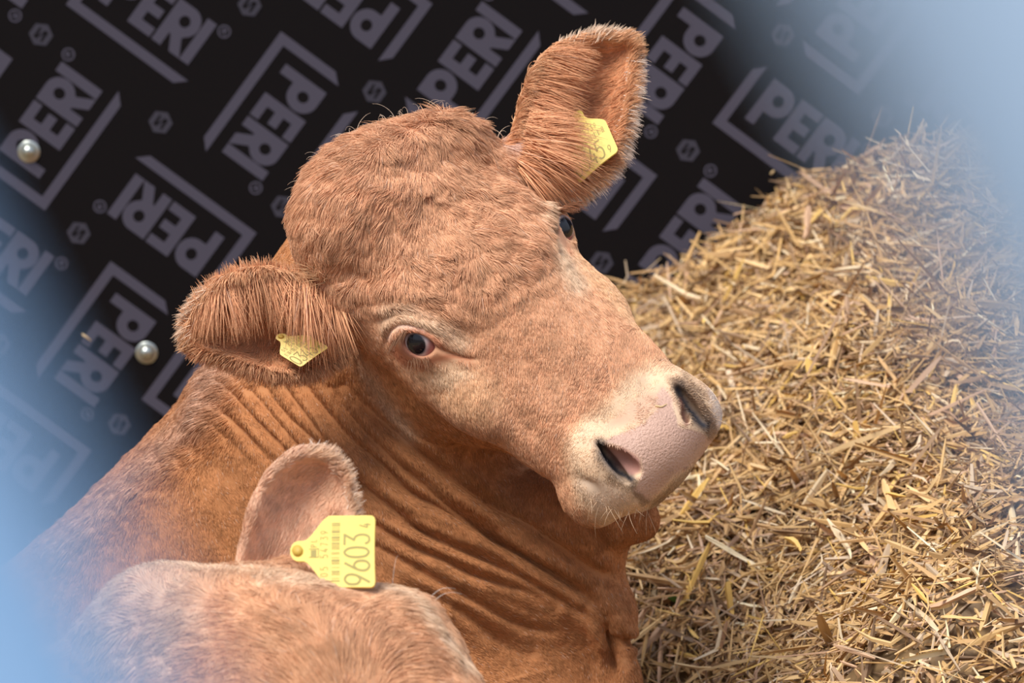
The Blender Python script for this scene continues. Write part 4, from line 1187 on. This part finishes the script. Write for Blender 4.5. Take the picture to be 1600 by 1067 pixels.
# the loose stalks, folded strips of straw
def cam_px(W):
    d = W - CAMW
    Xc = d[:, 0]; Zc = -(d[:, 1] * -CP + d[:, 2] * SP); Yc = d[:, 1] * SP + d[:, 2] * CP
    return 800 + Xc / Zc * F, 533.5 - Yc / Zc * F
def stalks(n, xr, yr, rs, scale=1.0, lift=0.04):
    x = xr[0] + (xr[1] - xr[0]) * rs.random(n); y = yr[0] + (yr[1] - yr[0]) * rs.random(n)
    e_ = 0.01
    h = heap_h(x, y); nx = -(heap_h(x + e_, y) - h) / e_; ny = -(heap_h(x, y + e_) - h) / e_
    N_ = nrm(np.stack([nx * 0.6, ny * 0.6, np.ones(n)], 1))
    th = rs.random(n) * 2 * np.pi; Lr = 0.022 + 0.080 * rs.random(n) ** 2.0
    t = np.stack([np.cos(th), np.sin(th), np.zeros(n)], 1); t = nrm(t - (t * N_).sum(1, keepdims=True) * N_ + N_ * (rs.normal(size=(n, 1)) * 0.014 / (Lr[:, None] * scale + 0.012)).clip(-0.7, 0.7))
    b = np.cross(N_, t); b = nrm(b)
    roll = rs.normal(size=n) * 0.7
    bb = b * np.cos(roll)[:, None] + np.cross(t, b) * np.sin(roll)[:, None]; nn = np.cross(t, bb)
    L = Lr * scale; w = (0.0013 + 0.0036 * rs.random(n) ** 1.8) * scale
    c = np.stack([x, y, h + lift * rs.random(n) ** 1.5 + 0.004], 1)
    s = np.linspace(-0.5, 0.5, 5)
    kink = rs.normal(size=(n, 3)) * 0.8; kp = rs.random(n) - 0.5
    P = c[:, None] + L[:, None, None] * (s[None, :, None] * t[:, None] + (np.abs(s[None, :] - kp[:, None]) * 0.8)[..., None] * kink[:, None] * 0.55)
    tw = (rs.normal(size=n) * 0.6)[:, None] * s[None, :]
    B_ = bb[:, None] * np.cos(tw)[..., None] + nn[:, None] * np.sin(tw)[..., None]; K_ = -bb[:, None] * np.sin(tw)[..., None] + nn[:, None] * np.cos(tw)[..., None]
    wd = w[:, None] * np.array([0.6, 1, 1, 0.9, 0.35])[None] * (0.7 + 0.5 * rs.random((n, 5)))
    V_ = np.stack([P - B_ * wd[..., None] * .9, P + K_ * wd[..., None] * 0.75, P + B_ * wd[..., None] * .9], 2)   # n,5,3,3
    base = (np.arange(n) * 15)[:, None]
    q = []
    for a_ in range(4):
        for k_ in range(2):
            o_ = a_ * 3 + k_; q.append(np.concatenate([base + o_, base + o_ + 1, base + o_ + 4, base + o_ + 3], 1))
    Q_ = np.vstack(q)
    pal = np.array([[0.54, 0.335, 0.135], [0.62, 0.41, 0.185], [0.44, 0.265, 0.115], [0.72, 0.56, 0.35], [0.32, 0.19, 0.095], [0.50, 0.37, 0.24], [0.66, 0.42, 0.12], [0.20, 0.12, 0.065], [0.52, 0.33, 0.20]])
    ci = rs.choice(len(pal), n, p=[.22, .14, .18, .07, .13, .08, .05, .05, .08])
    col = np.clip(pal[ci] * 1.16 * (0.8 + 0.4 * rs.random((n, 1))), 0, .9)
    col = np.repeat(col, 15, 0)
    return V_.reshape(-1, 3), Q_, col, c
SV, SQ, SCc = [HV], [HQ], [HC]; k = len(HV)
batches = [(26000, (0.02, 0.95), (0.0, WALL_Y - .03), 0.55, 0.04), (26000, (0.02, 0.95), (0.0, WALL_Y - .03), 1.0, 0.035), (7000, (-0.65, 0.02), (0.3, WALL_Y - .03), 1.0, 0.03), (9000, (0.0, 1.0), (-0.75, 0.0), 1.0, 0.035), (12000, (0.92, 1.75), (-0.6, WALL_Y - .03), 1.2, 0.035), (1300, (0.05, 0.9), (0.0, WALL_Y - .05), 1.25, 0.05)]
if 'c' in DEV: batches = [(int(b[0] * .4),) + b[1:] for b in batches]
for n_, xr, yr, sc_, lf_ in batches:
    v_, q_, c_, ctr = stalks(n_, xr, yr, rs, sc_, lf_)
    SV.append(v_); SQ.append(q_ + k); SCc.append(c_); k += len(v_)
SVa = np.vstack(SV); SVa[:, 1] = np.minimum(SVa[:, 1], WALL_Y - 0.003)
M_STRAW = attr_mat('straw', 'coat', 0.5, 0.3)
mesh_obj('straw_heap', SVa, np.vstack(SQ), M_STRAW, colors=np.vstack(SCc), smooth=False, origin=(0.6, 0.3, 0), kind='stuff', label='heap of loose golden straw banked against the black wall on the right', cat='straw')

# small green leaf lying in the straw
def heap_hit(px, py):
    d = nrm(to_world(U(px, py, 0)) - CAMW)
    for t in np.arange(3.5, 6, 0.004):
        p = CAMW + d * t
        if p[2] < heap_h(np.array([p[0]]), np.array([p[1]]))[0] + 0.02: return p
    return CAMW + d * 4.4
c = heap_hit(1065, 943); u = np.linspace(-1, 1, 13)
LV, LQ = [], []
for a_ in u:
    for s_ in (-1, -0.5, 0, 0.5, 1):
        w_ = 0.006 * (1 - a_ * a_) ** 0.7; LV.append(c + np.array([0.017 * a_, 0.010 * a_ - 0.2 * s_ * w_, s_ * w_ * 0.9 + 0.002 * abs(s_) + 0.004 * a_ * a_ + 0.004]))
for a_ in range(12):
    for s_ in range(4): o_ = a_ * 5 + s_; LQ.append([o_, o_ + 1, o_ + 6, o_ + 5])
mesh_obj('leaf', np.array(LV), np.array(LQ), mat('leaf_green', (0.09, 0.19, 0.035), 0.5, 0.3), origin=tuple(c), label='small green leaf caught in the straw right of the cow', cat='leaf')

# scraps of straw: on the nose, on the board
M_SCRAP = mat('dry_scrap', (0.66, 0.47, 0.24), 0.6, 0.2)
def scrap(ends, w, nrm_, label):
    """a short folded strip through the given world points"""
    P = spline(np.array(ends, float), 6); d = nrm(P[-1] - P[0]); b = nrm(np.cross(d, nrm_)); up = np.array(nrm_, float)
    V_ = []
    for i_, p in enumerate(P):
        k_ = w * (1, 1, 1, .9, .8, .4)[i_]; V_ += [p - b * k_, p + up * k_ * 0.8, p + b * k_, p - up * k_ * 0.3]
    q = [[a_ * 4 + c_, a_ * 4 + (c_ + 1) % 4, a_ * 4 + 4 + (c_ + 1) % 4, a_ * 4 + 4 + c_] for a_ in range(5) for c_ in range(4)] + [[3, 2, 1, 0], [20, 21, 22, 23]]
    mesh_obj('straw_scrap', np.array(V_), np.array(q), M_SCRAP, origin=tuple(P[0]), smooth=False, label=label, cat='straw')
sp0 = [surf_at(x_, y_) + np.array([0, 0, 2.0]) for x_, y_ in ((1025, 630), (1035, 631), (1045, 627))]
scrap([to_world(p) for p in sp0], 0.0011, (0, -1, 0.1), 'tiny straw scrap stuck on the pink nose of the large cow')
for (xa, ya), (xb, yb), lb in (((128, 522), (142, 532), 'small straw scrap stuck on the black wall left of the lower bolt'), ((1204, 272), (1210, 266), 'small straw scrap stuck on the black wall above the straw heap')):
    a_, b_ = on_wall(xa, ya), on_wall(xb, yb)
    scrap([(a_[0], WALL_Y - .002, a_[1]), ((a_[0] + b_[0]) / 2, WALL_Y - .004, (a_[1] + b_[1]) / 2 + .001), (b_[0], WALL_Y - .002, b_[1])], 0.0016, (0, -1, 0), lb)

# ------------------------------------------------------------------ blue gate right in front of the lens
M_BLUE = mat('blue_gate_paint', (0.27, 0.45, 0.68), 0.45, 0.4)
def tube(P, r, ns=24):
    P = np.array(P, float); V_, q = [], []
    for k_, p in enumerate(P):
        t = nrm(P[min(k_ + 1, len(P) - 1)] - P[max(k_ - 1, 0)]); a = nrm(np.cross(t, [0.1, 1, 0.05])); b = np.cross(t, a)
        for i_ in range(ns): th = 2 * math.pi * i_ / ns; V_.append(p + r * (math.cos(th) * a + math.sin(th) * b))
    for k_ in range(len(P) - 1):
        for i_ in range(ns): q.append([k_ * ns + i_, k_ * ns + (i_ + 1) % ns, (k_ + 1) * ns + (i_ + 1) % ns, (k_ + 1) * ns + i_])
    return np.array(V_), np.array(q)
GD = 0.30; GR = 0.021
zf = F - GD / PX
def edge_bar(pa, pb, side):
    """tube whose rim runs along a line; side = which way its middle lies"""
    a, b = to_world(U(*pa, zf)), to_world(U(*pb, zf)); d = nrm(b - a)
    n = nrm(to_world(U(pa[0] + side[0], pa[1] + side[1], zf)) - a); n = nrm(n - (n @ d) * d)
    c = a + n * GR
    t0 = (2.02 - c[2]) / d[2]; t1 = (0.03 - c[2]) / d[2]
    return [c + d * t for t in np.linspace(t0, t1, 12)]
barL = edge_bar((-10, 520), (270, 1067), (-1000, 600)); barR = edge_bar((1250, 0), (1640, 760), (1000, -400))
gate = empty('gate', (float((barL[-1][0] + barR[-1][0]) / 2), float(barL[-1][1]), 0.0), label='light blue steel gate out of focus right before the lens, two slanting bars', cat='gate')
M_BLUE2 = mat('greyer_gate_paint', (0.38, 0.52, 0.69), 0.5, 0.4)  # right bar: paler, greyer blue than the left
for bb_, mb_ in ((barL, M_BLUE), (barR, M_BLUE2)):
    v_, q_ = tube(bb_, GR); mesh_obj('bar', v_, q_, mb_, parent=gate)
for z_, yy in ((0.03, 0), (2.02, -1)):
    ya = barL[yy - 1 if yy == 0 else 0][1] if yy == 0 else barL[0][1]
    ya = barL[-1][1] if yy == 0 else barL[0][1]
    v_, q_ = tube([(x_, ya, z_) for x_ in np.linspace(-1.4, 1.4, 8)], GR * 1.15); mesh_obj('rail', v_, q_, M_BLUE, parent=gate)
